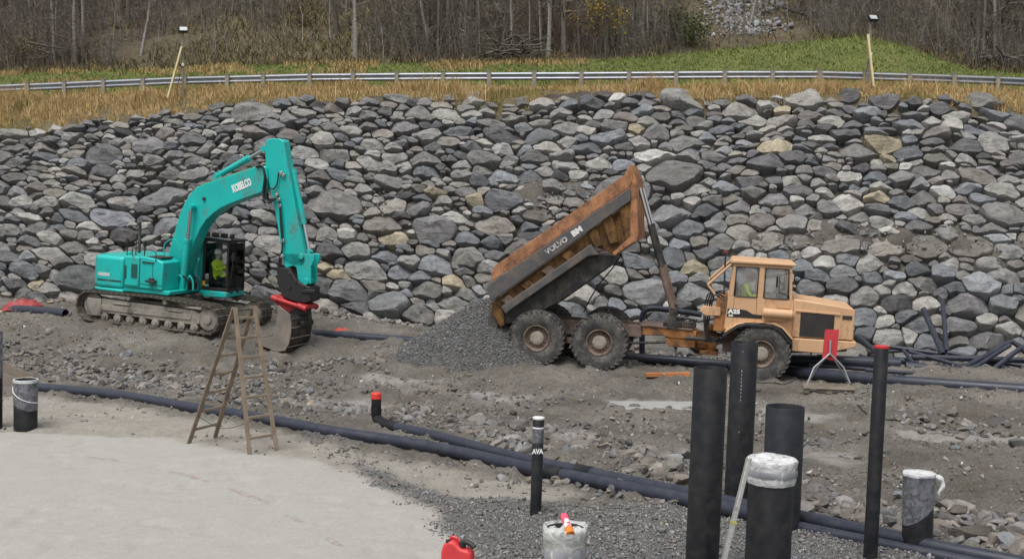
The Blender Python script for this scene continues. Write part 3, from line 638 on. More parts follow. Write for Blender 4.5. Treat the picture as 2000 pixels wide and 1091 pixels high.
# ------------------------------------------------------------------ guard rail
M['galv'] = plain('galvanised_steel', (0.33, 0.35, 0.38), 0.42, 0.55, 0.10, 1.5, 0.05)
M['post'] = plain('weathered_post_timber', (0.27, 0.25, 0.20), 0.85, 0, 0.25, 3, 0.4, 20)
def build_rail():
    root = empty('guard_rail', tuple(rail_pt(1000))); O = root.location
    tag(root, 'long galvanised road guard rail on short posts above the boulder wall', 'guard rail')
    prof = [(-0.0, 0.155), (0.035, 0.14), (0.075, 0.105), (0.075, 0.065), (0.035, 0.03), (0.0, 0.012), (0.0, -0.012), (0.035, -0.03), (0.075, -0.065), (0.075, -0.105), (0.035, -0.14), (0.0, -0.155)]
    prof = prof + [(a - 0.006, b) for a, b in reversed(prof)]
    post_q = [-95, -20, 55, 127, 203, 280, 362, 445, 515, 605, 690, 775, 865, 955, 1043, 1135, 1228, 1320, 1415, 1508, 1600, 1688, 1775, 1862, 1947, 2032, 2110]
    bm = MB(); bm.box((0, 0, -0.32), (0.15, 0.13, 1.05)); bm.box((0, 0, 0.21), (0.17, 0.15, 0.03)); pm = bm.mesh('post')
    for q in post_q:
        p = rail_pt(q) - O; o = link_mesh('post', pm, M['post'], root); o.location = p + Vector((0, -0.085, 0)); o.rotation_euler = (RND.uniform(-.02, .02), RND.uniform(-.03, .03), RND.uniform(-.1, .1))
    for i in range(len(post_q) - 1):
        qa, qb = post_q[i], post_q[i + 1]; V = []; n = len(prof); K = 4
        for k in range(K + 1):
            q = qa + (qb - qa) * k / K; p = rail_pt(q) - O; t = (rail_pt(q + 2) - rail_pt(q - 2)).normalized(); nrm = Vector((t.y, -t.x, 0)).normalized()
            for a, b in prof: V.append(p + nrm * (a + 0.02) + Vector((0, 0, b)))
        m = MB(); m.add(V, [(k * n + j, (k + 1) * n + j, (k + 1) * n + (j + 1) % n, k * n + (j + 1) % n) for k in range(K) for j in range(n)])
        m.build('beam', M['galv'], root, ang=50)
build_rail()

# ------------------------------------------------------------------ grass, as blades
def blades(name, pts, hts, cols, rng, width=0.016, lean=0.35, label=None, cat='grass'):
    n = len(pts); a = rng.uniform(0, 2 * np.pi, n); l = rng.normal(0, lean, n) * hts; d = np.stack([np.cos(a), np.sin(a), np.zeros(n)], 1)
    w = (width * rng.uniform(0.6, 1.5, n))[:, None] * np.stack([np.ones(n), np.zeros(n), np.zeros(n)], 1)
    up = np.zeros((n, 3)); up[:, 2] = hts
    V = np.stack([pts - w, pts + w, pts + up * 0.6 + d * (l * 0.35)[:, None] + w * 0.6, pts + up + d * l[:, None], pts + up * 0.6 + d * (l * 0.35)[:, None] - w * 0.6], 1).reshape(-1, 3)
    b = np.arange(n) * 5; F = np.concatenate([np.stack([b, b + 1, b + 2], 1), np.stack([b, b + 2, b + 4], 1), np.stack([b + 4, b + 2, b + 3], 1)])
    me = np_mesh(name, V, F, np.repeat(cols, 5, 0)); o = link_mesh(name, me, M['blade']); return tag(o, label, cat, kind='stuff')
def mixcols(n, rng, palette, weights, sd=0.18):
    P = np.array(palette)[rng.choice(len(palette), n, p=weights)]; P = P * np.exp(rng.normal(0, sd, (n, 1))) * (1 + rng.normal(0, 0.04, (n, 3))); return np.column_stack([P, np.ones(n)])
def grass():
    rng = np.random.default_rng(8); n = 125000; q = rng.uniform(-140, 2140, n); pts = []; h = []; keep = []; green = []
    Tq = np.array([wall_top(x)[:] for x in QS]); Rq = np.array([rail_pt(x)[:] for x in QS])
    ty = np.interp(q, QS, Tq[:, 1]); ry = np.interp(q, QS, Rq[:, 1]); tz = np.interp(q, QS, Tq[:, 2]); rz = np.interp(q, QS, Rq[:, 2]) - 0.55
    t = rng.uniform(-0.02, 1.15, n) ; y = ty + t * (ry - ty); x = (q - 1000) / FPX * y
    z = land_zv(q, y) - 0.02
    cl = fbm(x * 0.8, y * 1.4, 3, 14); gr = fbm(x * 0.35 + 5, y * 0.9, 3, 15)
    ok = (cl > -0.42 - 0.25 * t) & ~((t < 0.12) & (fbm(x * 1.2, y * 0, 2, 16) < -0.05))
    x, y, z, cl, gr, t = x[ok], y[ok], z[ok], cl[ok], gr[ok], t[ok]; n = len(x)
    hts = np.clip(np.exp(rng.normal(math.log(0.185), 0.45, n)) * (0.7 + 1.5 * np.clip(cl + 0.2, 0, 1)), 0.05, 0.85)
    pal = [(0.47, 0.335, 0.155), (0.38, 0.26, 0.11), (0.55, 0.42, 0.22), (0.35, 0.21, 0.09), (0.25, 0.22, 0.09)]
    c = mixcols(n, rng, pal, [0.32, 0.25, 0.2, 0.15, 0.08]); g = (gr > 0.22) | ((t < 0.3) & (rng.random(n) < 0.22)); c[g, :3] = c[g, :3] * 0.35 + np.array([0.16, 0.155, 0.045]) * 0.65
    hts[g] *= 0.6
    blades('dry_grass', np.stack([x, y, z], 1), hts, c, rng, 0.0105, 0.62, 'tall dry straw-coloured grass growing along the top of the boulder wall')
    # meadow and the foot of the hill
    n = 52000; q = rng.uniform(-140, 2140, n); my = np.array([meadow_y(v) for v in QS]); mz = np.array([meadow_z(v) for v in QS])
    my = np.interp(q, QS, my); r0 = np.interp(q, QS, Rq[:, 1]) + 1 + ROADW; t = rng.uniform(0, 1.05, n); y = r0 + t * (my - r0); x = (q - 1000) / FPX * y
    z = land_zv(q, y); cl = fbm(x * 0.4, y * 0.8, 4, 24)
    straw = ((q > 400) & (q < 720) & (cl > -0.15)) | ((t > 0.85) & (cl > 0.0) & (q < 1100)) | ((cl > 0.36) & (q < 1150))
    pal = [(0.13, 0.175, 0.045), (0.10, 0.135, 0.035), (0.18, 0.20, 0.06), (0.21, 0.20, 0.075)]
    c = mixcols(n, rng, pal, [0.35, 0.25, 0.25, 0.15]); c[straw, :3] = mixcols(int(straw.sum()), rng, [(0.36, 0.27, 0.12), (0.28, 0.2, 0.085)], [0.5, 0.5])[:, :3]
    h = rng.uniform(0.05, 0.14, n); h[straw] *= 2.3
    blades('meadow_grass', np.stack([x, y, z], 1), h, c, rng, 0.020, 0.8, 'short green meadow grass behind the guard rail')
    # rough brown undergrowth on the lower hillside
    n = 52000; q = rng.uniform(-140, 2140, n); my = np.interp(q, QS, np.array([meadow_y(v) for v in QS])); y = my + rng.uniform(0, 1, n) ** 1.3 * 16; x = (q - 1000) / FPX * y
    z = land_zv(q, y); cl = fbm(x * 0.3, y * 0.3, 3, 34); kp = (cl > -0.3) & ~((q > 1340) & (q < 1530) & (rng.random(n) < 0.8))
    x, y, z, q, cl = x[kp], y[kp], z[kp], q[kp], cl[kp]; n = len(x)
    pal = [(0.17, 0.135, 0.07), (0.12, 0.098, 0.06), (0.135, 0.135, 0.055), (0.14, 0.10, 0.07), (0.21, 0.17, 0.09)]
    blades('undergrowth', np.stack([x, y, z], 1), np.clip(rng.normal(0.24, 0.10, n), 0.06, 0.6), mixcols(n, rng, pal, [0.28, 0.27, 0.2, 0.12, 0.13]), rng, 0.030, 0.9, 'rough brown and olive undergrowth on the hillside', 'undergrowth')
grass()

# ------------------------------------------------------------------ bare trees
def bark(name, lo, hi, marks=None):
    t = NT(name); v = t.coord('Object', (1, 1, 0.25)); f = t.noise(v, 9, 6, 0.65); c = t.ramp(f, [(0.3, lo), (0.7, hi)])
    if marks:
        k = t.ramp(t.noise(t.coord('Object', (1, 1, 5)), 3.5, 4, 0.6), [(0.56, 0), (0.64, 1)]); c = t.mix(k, c, marks)
    t.set(col=c, rough=0.9, spec=0.2, normal=t.bump(f, 0.5, 0.02)); return t.m
M['birch'] = bark('birch_bark', (0.20, 0.187, 0.163), (0.34, 0.325, 0.295), (0.09, 0.08, 0.07))
M['alder'] = bark('grey_bark', (0.10, 0.09, 0.077), (0.19, 0.173, 0.15))
M['twig'] = bark('twig_bark', (0.12, 0.105, 0.09), (0.22, 0.195, 0.17))
def tree_meshes(seed, H, r0, birch, lean):
    rr = random.Random(seed); tr = MB(); cr = MB(); P = []; x = y = 0.0; dx, dy = lean * rr.uniform(-1, 1), lean * rr.uniform(-1, 1); K = 8
    for k in range(K + 1):
        P.append((x, y, -0.3 + H * k / K)); x += dx * H / K + rr.gauss(0, 0.05 * H / 10); y += dy * H / K + rr.gauss(0, 0.05 * H / 10)
    rs = [r0 * (1.25 if k == 0 else 1) * (1 - 0.88 * (k / K) ** 1.1) for k in range(K + 1)]; tr.tube(P, rs, 7)
    def twig(p, d, L, r, lev):
        n = 3; Q = [Vector(p)]; dd = Vector(d)
        for k in range(n):
            dd = (dd + Vector((rr.gauss(0, .22), rr.gauss(0, .22), rr.gauss(0.06, .18)))).normalized(); Q.append(Q[-1] + dd * L / n)
        cr.tube(Q, [r * 1.3, r * 1.05, r * .8, r * .4], 4 if lev == 0 else 3, False)
        if lev < 2:
            for k in range(5 if lev == 0 else 3):
                t = rr.uniform(0.25, 1.0); i = min(int(t * n), n - 1); b = Q[i].lerp(Q[i + 1], t * n - i)
                side = Vector((rr.gauss(0, 1), rr.gauss(0, 1), rr.gauss(0.25, .6))).normalized(); twig(b, (dd * 0.55 + side * 0.75).normalized(), L * rr.uniform(0.35, 0.6), r * 0.55, lev + 1)
    for k in range(int(24 + H)):
        t = rr.uniform(0.10, 0.98) ** 0.9; f = t * K; i = min(int(f), K - 1); b = Vector(P[i]).lerp(Vector(P[i + 1]), f - i)
        a = rr.uniform(0, 6.28); el = rr.uniform(0.15, 0.9); d = Vector((math.cos(a) * math.cos(el), math.sin(a) * math.cos(el), math.sin(el)))
        twig(b, d, (1 - t * 0.6) * rr.uniform(0.7, 1.9) * H / 11, r0 * 0.24 * (1 - 0.6 * t), 0)
    return tr.mesh('trunk', 60), cr.mesh('branches', 60)
TREES = []
for i in range(12):
    b = i % 3 != 0; H = [9, 10, 11, 12.5, 8, 9.5, 13, 10.5, 7, 11.5, 8.5, 12][i]
    tm = tree_meshes(500 + i, H, [0.075, 0.085, 0.11, 0.13, 0.06, 0.09, 0.14, 0.10, 0.055, 0.12, 0.07, 0.10][i], b, [0.03, 0.06, 0.02, 0.05, 0.12, 0.16, 0.03, 0.08, 0.2, 0.04, 0.1, 0.06][i]); TREES.append((tm, b))
def plant_tree(k, q, y, sc, rz, label, group, birch=None):
    (tm, cm), b = TREES[k]; b = b if birch is None else birch; x = (q - 1000) / FPX * y
    r = empty('birch_tree' if b else 'alder_tree', (x, y, land_z(q, y) - 0.05), rz); r.scale = (sc, sc, sc)
    t = link_mesh('trunk', tm, None, r); c = tag(link_mesh('branches', cm, None, r), kind='stuff')
    for o, m in ((t, M['birch'] if b else M['alder']), (c, M['twig'])):
        if not o.data.materials: o.data.materials.append(m)
        o.material_slots[0].link = 'OBJECT'; o.material_slots[0].material = m
    tag(r, label, 'tree', group); return r
def forest():
    rr = random.Random(77)
    marked = [(280, 2.0, 1.0, 'leaning pale birch at the left forest edge behind the left lamp', 5), (520, 6.0, 1.0, 'slender pale birch standing alone on the brown slope left of centre', 4),
              (845, 1.5, 1.0, 'forked pale birch leaning right above the guard rail centre', 5), (690, 2.0, .9, 'thin grey birch beside the straw grass patch', 1), (1102, 1.2, 1.1, 'straight brown trunk standing beside the yellow-leaved tree', 6),
              (1262, 1.5, .9, 'dark tree leaning over the left foot of the green mound', 8), (165, 5.0, 1.0, 'thick grey trunk near the left corner of the wood', 9), (1420, 8, .8, 'thin dark trunk standing before the grey scree', 10)]
    for q, dy, sc, lab, k in marked: plant_tree(k, q, meadow_y(q) + dy, sc, rr.uniform(0, 6), lab, None)
    n = 0; tries = 0; front = []
    while n < 270 and tries < 4000:
        tries += 1; q = rr.uniform(-120, 2120); d = 0.8 + 34 * rr.random() ** 1.25
        if 170 < q < 640 and d < 7 + 3 * rr.random(): continue
        if 1330 < q < 1540 and d < 20 and rr.random() < 0.85: continue
        if 1540 <= q < 1850 and d < 3: continue
        k = rr.randrange(12)
        r_ = plant_tree(k, q, meadow_y(q) + d, rr.uniform(0.75, 1.25), rr.uniform(0, 6.28), 'slim bare birch among many on the wooded hillside' if TREES[k][1] else 'dark bare alder among many on the wooded hillside', 'bare birches in the hillside wood' if TREES[k][1] else 'bare alders in the hillside wood'); n += 1
        if d < 7: front.append((q, r_, TREES[k][1]))
    ones = 'zeroth first second third fourth fifth sixth seventh eighth ninth tenth eleventh twelfth thirteenth fourteenth fifteenth sixteenth seventeenth eighteenth nineteenth'.split()
    def nth(i): return ones[i] if i < 20 else ({2: 'twentieth', 3: 'thirtieth', 4: 'fortieth', 5: 'fiftieth', 6: 'sixtieth', 7: 'seventieth'}[i // 10] if i % 10 == 0 else {2: 'twenty', 3: 'thirty', 4: 'forty', 5: 'fifty', 6: 'sixty', 7: 'seventy'}[i // 10] + '-' + ones[i % 10])
    for b in (True, False):
        row = sorted([f for f in front if f[2] == b and -10 < f[0] < 2010])
        for i, f in enumerate(row): f[1]['label'] = '%s %s from the left in the front row of the wood' % (nth(i + 1), 'pale birch' if b else 'dark bare alder')
    # brush: thin stems no one could count
    rng = np.random.default_rng(9); n = 30000; q = rng.uniform(-140, 2140, n); d = 0.2 + 32 * rng.random(n) ** 1.3
    kp = ~((q > 230) & (q < 620) & (d < 4.5) & (rng.random(n) < 0.85)) & ~((q > 1335) & (q < 1540) & (d < 16) & (rng.random(n) < 0.9)); q, d = q[kp], d[kp]
    y = np.interp(q, QS, np.array([meadow_y(v) for v in QS])) + d; x = (q - 1000) / FPX * y; z = land_zv(q, y) - 0.05; n = len(x)
    cl = fbm(x * 0.22, y * 0.22, 3, 55); kp = cl > -0.24; x, y, z, q = x[kp], y[kp], z[kp], q[kp]; n = len(x)
    H = np.exp(rng.normal(math.log(1.7), 0.5, n)); a = rng.uniform(0, 6.28, n); ln = rng.normal(0, 0.42, n) * H
    base = np.stack([x, y, z], 1); dr = np.stack([np.cos(a), np.sin(a), 0 * a], 1); r = rng.uniform(0.008, 0.02, n) * (H / 2) ** 0.4
    lv = [base, base + dr * (ln * 0.3)[:, None] + np.stack([rng.normal(0, .06, n), rng.normal(0, .06, n), H * 0.5], 1), base + dr * ln[:, None] + np.stack([0 * H, 0 * H, H], 1)]
    V = []
    for L, rk in zip(lv, (1.0, 0.7, 0.15)):
        for k in range(3): V.append(L + np.stack([np.cos(k * 2.094) * r * rk, np.sin(k * 2.094) * r * rk, 0 * r], 1))
    V = np.stack(V, 1); F = []
    for s in (0, 3):
        for k in range(3): F.append([s + k, s + (k + 1) % 3, s + 3 + (k + 1) % 3]); F.append([s + k, s + 3 + (k + 1) % 3, s + 3 + k])
    F = np.array(F)[None] + (np.arange(n) * 9)[:, None, None]
    # side twigs
    m = n * 5; src = rng.integers(0, n, m); t = rng.uniform(0.3, 1, m); p = base[src] + dr[src] * (ln[src] * t * t)[:, None]; p[:, 2] += H[src] * t
    dv = rng.normal(0, 1, (m, 3)); dv[:, 2] = np.abs(dv[:, 2]) * 0.8 + 0.2; dv /= np.linalg.norm(dv, axis=1)[:, None]; L = rng.uniform(0.15, 0.6, m) * (H[src] / 2) ** 0.6
    sd = np.cross(dv, rng.normal(0, 1, (m, 3))); sd = sd / np.linalg.norm(sd, axis=1)[:, None] * 0.010
    V2 = np.stack([p - sd, p + sd, p + dv * L[:, None]], 1).reshape(-1, 3); F2 = np.arange(m * 3).reshape(-1, 3) + n * 9
    pal = np.array([(0.185, 0.170, 0.150), (0.135, 0.122, 0.106), (0.245, 0.226, 0.198), (0.165, 0.145, 0.118)]); c = pal[rng.integers(0, 4, n)] * np.exp(rng.normal(0, 0.2, (n, 1)))
    red = ((q < 330) & (rng.random(n) < 0.22)) | ((np.abs(q - 1080) < 70) & (rng.random(n) < 0.5)); c[red] = np.array([0.17, 0.11, 0.10]) * np.exp(rng.normal(0, 0.2, (int(red.sum()), 1)))
    C = np.concatenate([np.repeat(np.column_stack([c, np.ones(n)]), 9, 0), np.repeat(np.column_stack([c[src], np.ones(m)]), 3, 0)])
    me = np_mesh('thicket', np.concatenate([V.reshape(-1, 3), V2]), np.concatenate([F.reshape(-1, 3), F2]), C)
    tag(link_mesh('thicket', me, M['blade']), 'thicket of bare saplings and scrub between the trees', 'scrub', kind='stuff')
forest()

# a birch still holding yellow leaves, small olive bushes, spruces in the dark of the wood
def leafy(name, q, dy, H, nl, pal, label, cat, spread, size, zlo=0.2, trunk=0.06, mesh_k=1):
    rr = random.Random(int(abs(q))); rng = np.random.default_rng(int(abs(q))); y = meadow_y(q) + dy; x = (q - 1000) / FPX * y
    root = empty(name, (x, y, land_z(q, y) - 0.05)); tr = MB(); P = [(0, 0, -.2)]
    for k in range(1, 7): P.append((rr.gauss(0, .05), rr.gauss(0, .05), H * k / 6))
    tr.tube(P, [trunk * (1 - .85 * k / 6) for k in range(7)], 7); tw = MB(); ends = []
    for k in range(26):
        t = rr.uniform(zlo, 1); a = rr.uniform(0, 6.28); L = spread * (1.1 - 0.6 * t) * rr.uniform(0.5, 1.1); b = Vector((0, 0, H * t)); e = b + Vector((math.cos(a) * L, math.sin(a) * L, L * rr.uniform(-.1, .7)))
        m = (b + e) / 2 + Vector((0, 0, .1 * L)); tw.tube([b, m, e], [trunk * .3, trunk * .2, trunk * .05], 4, False); ends += [b.lerp(e, s) for s in (0.35, 0.55, 0.7, 0.85, 1.0)]
    tr.build('trunk', M['alder'], root); tag(tw.build('branches', M['twig'], root), kind='stuff')
    E = np.array(ends)[rng.integers(0, len(ends), nl)] + rng.normal(0, 0.20 * spread, (nl, 3)); u = rng.normal(0, 1, (nl, 3)); u /= np.linalg.norm(u, axis=1)[:, None]; v = np.cross(u, rng.normal(0, 1, (nl, 3))); v /= np.linalg.norm(v, axis=1)[:, None]
    s = size * rng.uniform(0.6, 1.4, nl)[:, None]; V = np.stack([E - u * s, E + v * s * .6, E + u * s, E - v * s * .6], 1).reshape(-1, 3); F = np.arange(nl * 4).reshape(-1, 4)
    c = mixcols(nl, rng, pal, [1 / len(pal)] * len(pal), 0.25); me = np_mesh('leaves', V, F, np.repeat(c, 4, 0)); tag(link_mesh('leaves', me, M['blade'], root), kind='stuff'); return tag(root, label, cat)
leafy('autumn_tree', 1185, 0.7, 6.2, 2400, [(0.36, 0.25, 0.05), (0.30, 0.22, 0.06), (0.22, 0.2, 0.06)], 'small tree with yellow autumn leaves left of the green mound', 'tree', 1.3, 0.06)
leafy('autumn_tree', 1130, 1.5, 5.4, 700, [(0.33, 0.2, 0.06), (0.28, 0.22, 0.07)], 'sparse tree with a few orange leaves beside the yellow one', 'tree', 1.1, 0.045)
leafy('green_bush', 1345, 1.2, 1.3, 1500, [(0.075, 0.095, 0.03), (0.10, 0.11, 0.04), (0.06, 0.07, 0.03)], 'dark green bush at the foot of the scree slope', 'bush', 1.2, 0.06, 0.05)
leafy('green_bush', 1310, 3.0, 1.5, 1200, [(0.085, 0.09, 0.035), (0.11, 0.11, 0.045)], 'olive bush left of the dark green bush by the scree', 'bush', 1.0, 0.06, 0.05)
leafy('brown_bush', 60, 1.2, 1.4, 900, [(0.13, 0.10, 0.04), (0.17, 0.14, 0.05)], 'brown leafy bush near the left end of the meadow', 'bush', 1.0, 0.05, 0.05)
leafy('brown_bush', 590, 5.5, 1.2, 700, [(0.15, 0.10, 0.045), (0.12, 0.095, 0.045)], 'rusty brown bush on the slope behind the straw grass', 'bush', 0.9, 0.05, 0.05)
def spruce(q, dy, H, label):
    rng = np.random.default_rng(int(abs(q)) + 7); y = meadow_y(q) + dy; x = (q - 1000) / FPX * y; root = empty('spruce_tree', (x, y, land_z(q, y) - 0.1)); tr = MB(); tr.tube([(0, 0, -.2), (0, 0, H * .5), (0, 0, H)], [0.16, 0.09, 0.02], 7); tr.build('trunk', M['alder'], root)
    n = 9000; t = rng.uniform(0.06, 1, n) ; a = np.round(rng.uniform(0, 1, n) * 9) / 9 * 6.28 + np.floor(t * 22) * 1.3 + rng.normal(0, .16, n); rad = (1 - t) * H * 0.24 * np.sqrt(rng.uniform(0.02, 1, n)) + .03
    P = np.stack([np.cos(a) * rad, np.sin(a) * rad, t * H - rad * 0.35 + rng.normal(0, .07, n)], 1); d = np.stack([np.cos(a), np.sin(a), -0.5 + rng.normal(0, .4, n)], 1); d += rng.normal(0, .4, (n, 3)); s = np.cross(d, rng.normal(0, 1, (n, 3))); s /= np.linalg.norm(s, axis=1)[:, None]
    V = np.stack([P - s * .035, P + s * .035, P + d * .24], 1).reshape(-1, 3); c = mixcols(n, rng, [(0.022, 0.034, 0.016), (0.035, 0.048, 0.02), (0.05, 0.06, 0.028)], [.4, .4, .2])
    tag(link_mesh('needles', np_mesh('needles', V, np.arange(n * 3).reshape(-1, 3), np.repeat(c, 3, 0)), M['blade'], root), kind='stuff'); tag(root, label, 'tree')
def brush(name, q, dy, n, rad, hgt, rmax, label, cat, seed):
    rr = random.Random(seed); y = meadow_y(q) + dy; x = (q - 1000) / FPX * y; root = empty(name, (x, y, land_z(q, y))); t = MB()
    for k in range(n):
        a = rr.uniform(0, 3.14); L = rad * rr.uniform(0.4, 1.1); c = Vector((rr.gauss(0, rad * .4), rr.gauss(0, rad * .25), abs(rr.gauss(0, hgt * .5)))); d = Vector((math.cos(a), math.sin(a) * .5, rr.gauss(0, .22))).normalized(); r = rmax * rr.uniform(.25, 1)
        t.tube(smooth_path([c - d * L, c - d * L * .3 + Vector((0, 0, rr.gauss(0, .12))), c + d * L * .4 + Vector((0, 0, rr.gauss(0, .12))), c + d * L], 2), [r, r, r * .9, r * .85, r * .8, r * .7, r * .4], 6)
    tag(t.build('sticks', M['birch'] if n < 8 else M['alder'], root, ang=60), kind='stuff'); tag(root, label, cat)
brush('brush_pile', 1000, 0.9, 70, 1.5, .8, .05, 'heap of grey dead branches at the forest edge above centre', 'brush pile', 3)
brush('fallen_branches', 130, 1.5, 14, 1.6, .9, .06, 'pale fallen branches at the forest edge near the left corner', 'fallen branches', 4)
brush('fallen_branches', 1560, 6.0, 20, 1.4, .5, .05, 'grey fallen branches behind the top of the green mound', 'fallen branches', 5)
brush('fallen_branches', 1930, 1.0, 16, 1.3, .6, .05, 'brown fallen branches at the forest edge on the far right', 'fallen branches', 6)
for q, dy, H, lab in [(30, 16, 9, 'dark spruce at the far left of the wood'), (110, 21, 11, 'tall dark spruce second from the left edge'), (215, 19, 10, 'dark spruce behind the thick grey trunk'), (330, 20, 10, 'dark spruce behind the left floodlight'), (420, 22, 11, 'dark spruce right of the left floodlight'), (-20, 12, 8, 'dark spruce cut by the left edge')]: spruce(q, dy, H, lab)

# scree: broken stones in the clearing, and grey boulders along the meadow edge
def scree():
    rng = np.random.default_rng(12); n = 5200; q = rng.normal(1435, 48, n); d = rng.uniform(2.5, 34, n); q = q + d * 1.2; y = np.interp(q, QS, np.array([meadow_y(v) for v in QS])) + d; x = (q - 1000) / FPX * y
    z = land_zv(q, y); s = np.exp(rng.normal(math.log(0.10), 0.55, n))
    o = scatter('scree', PEB, np.stack([x, y, z + s * .2], 1), s, grey_cols(n, rng, 0.23, 0.06, 0.01), rng, M['pebble'], None, 1.2); tag(o, 'grey scree of broken rock in the clearing of the wood', 'scree', kind='stuff')
scree()
# ------------------------------------------------------------------ machine materials
M['teal'] = worn('teal_paint', (0.010, 0.455, 0.415), (0.10, 0.21, 0.19), 0.27, 2.0, 0.30, 0, 0.10, 0.6, 0.75, 0.5, 0.04)
M['steel_dark'] = worn('dark_steel', (0.035, 0.036, 0.038), (0.12, 0.105, 0.085), 0.45, 3.0, 0.5, 0.4)
M['black'] = plain('black_rubber_plastic', (0.018, 0.018, 0.019), 0.55, 0, 0.2, 6, 0.1)
M['hose'] = plain('hydraulic_hose', (0.02, 0.021, 0.023), 0.42, 0, 0.2, 8, 0.1)
M['chrome'] = plain('chromed_rod', (0.62, 0.63, 0.64), 0.18, 1.0, 0.06, 3, 0.0)
M['mud_steel'] = worn('muddy_track_steel', (0.14, 0.13, 0.115), (0.32, 0.295, 0.255), 0.70, 2.2, 0.75, 0.15, 0.2, 1, 0.95, 0.25, 0.5)
M['shoe'] = worn('track_shoe_steel', (0.10, 0.092, 0.08), (0.20, 0.18, 0.15), 0.55, 4.0, 0.7, 0.3, 0.2, 1, 0.95, 0.25, 0.4)
M['bucket'] = worn('worn_bucket_steel', (0.20, 0.18, 0.158), (0.285, 0.245, 0.205), 0.5, 2.0, 0.6, 0.2, 0.2)
M['red'] = worn('red_paint', (0.46, 0.028, 0.03), (0.16, 0.05, 0.045), 0.35, 4.0, 0.45)
M['white'] = plain('white_print', (0.78, 0.78, 0.77), 0.6, 0, 0.04, 3, 0.0)
M['hivis'] = plain('hi_vis_fabric', (0.56, 0.74, 0.03), 0.8, 0, 0.15, 6, 0.3, 12)
M['skin'] = plain('skin', (0.50, 0.32, 0.24), 0.6, 0, 0.06, 6, 0.0)
M['trouser'] = plain('dark_workwear', (0.03, 0.035, 0.045), 0.85, 0, 0.2, 6, 0.3, 12)
M['orange_lamp'] = plain('amber_sticker', (0.62, 0.30, 0.03), 0.5, 0, 0.05, 3, 0)
def glass_mat(name, tint, mixf, rough=0.03):
    t = NT(name); tr = t.n('ShaderNodeBsdfTransparent'); tr.inputs[0].default_value = (*tint, 1); gl = t.n('ShaderNodeBsdfGlossy'); gl.inputs['Roughness'].default_value = rough
    fr = t.n('ShaderNodeFresnel'); fr.inputs[0].default_value = 1.22; mx = t.n('ShaderNodeMixShader'); t.l(t.math('ADD', fr.outputs[0], mixf), mx.inputs[0]); t.l(tr.outputs[0], mx.inputs[1]); t.l(gl.outputs[0], mx.inputs[2])
    t.l(mx.outputs[0], t.out.inputs[0]); return t.m
M['glass'] = glass_mat('cab_glass', (0.88, 0.91, 0.90), 0.015)
def sky_veil_glass():
    t = NT('sky_veil_cab_glass'); t.set(col=(0.50, 0.51, 0.50), rough=0.8); tr = t.n('ShaderNodeBsdfTransparent'); gl = t.n('ShaderNodeBsdfGlossy'); gl.inputs['Roughness'].default_value = 0.05  # pale blotchy veil: bright sky reflection painted into the pane colour
    m1 = t.n('ShaderNodeMixShader'); m1.inputs[0].default_value = 0.10; t.l(tr.outputs[0], m1.inputs[1]); t.l(gl.outputs[0], m1.inputs[2])
    m2 = t.n('ShaderNodeMixShader'); t.l(t.ramp(t.noise(t.coord(), 2.5, 5, 0.6), [(0.3, 0.08), (0.75, 0.36)]), m2.inputs[0]); t.l(m1.outputs[0], m2.inputs[1]); t.l(t.b.outputs[0], m2.inputs[2]); t.l(m2.outputs[0], t.out.inputs[0]); return t.m
M['sky_veil_glass'] = sky_veil_glass()
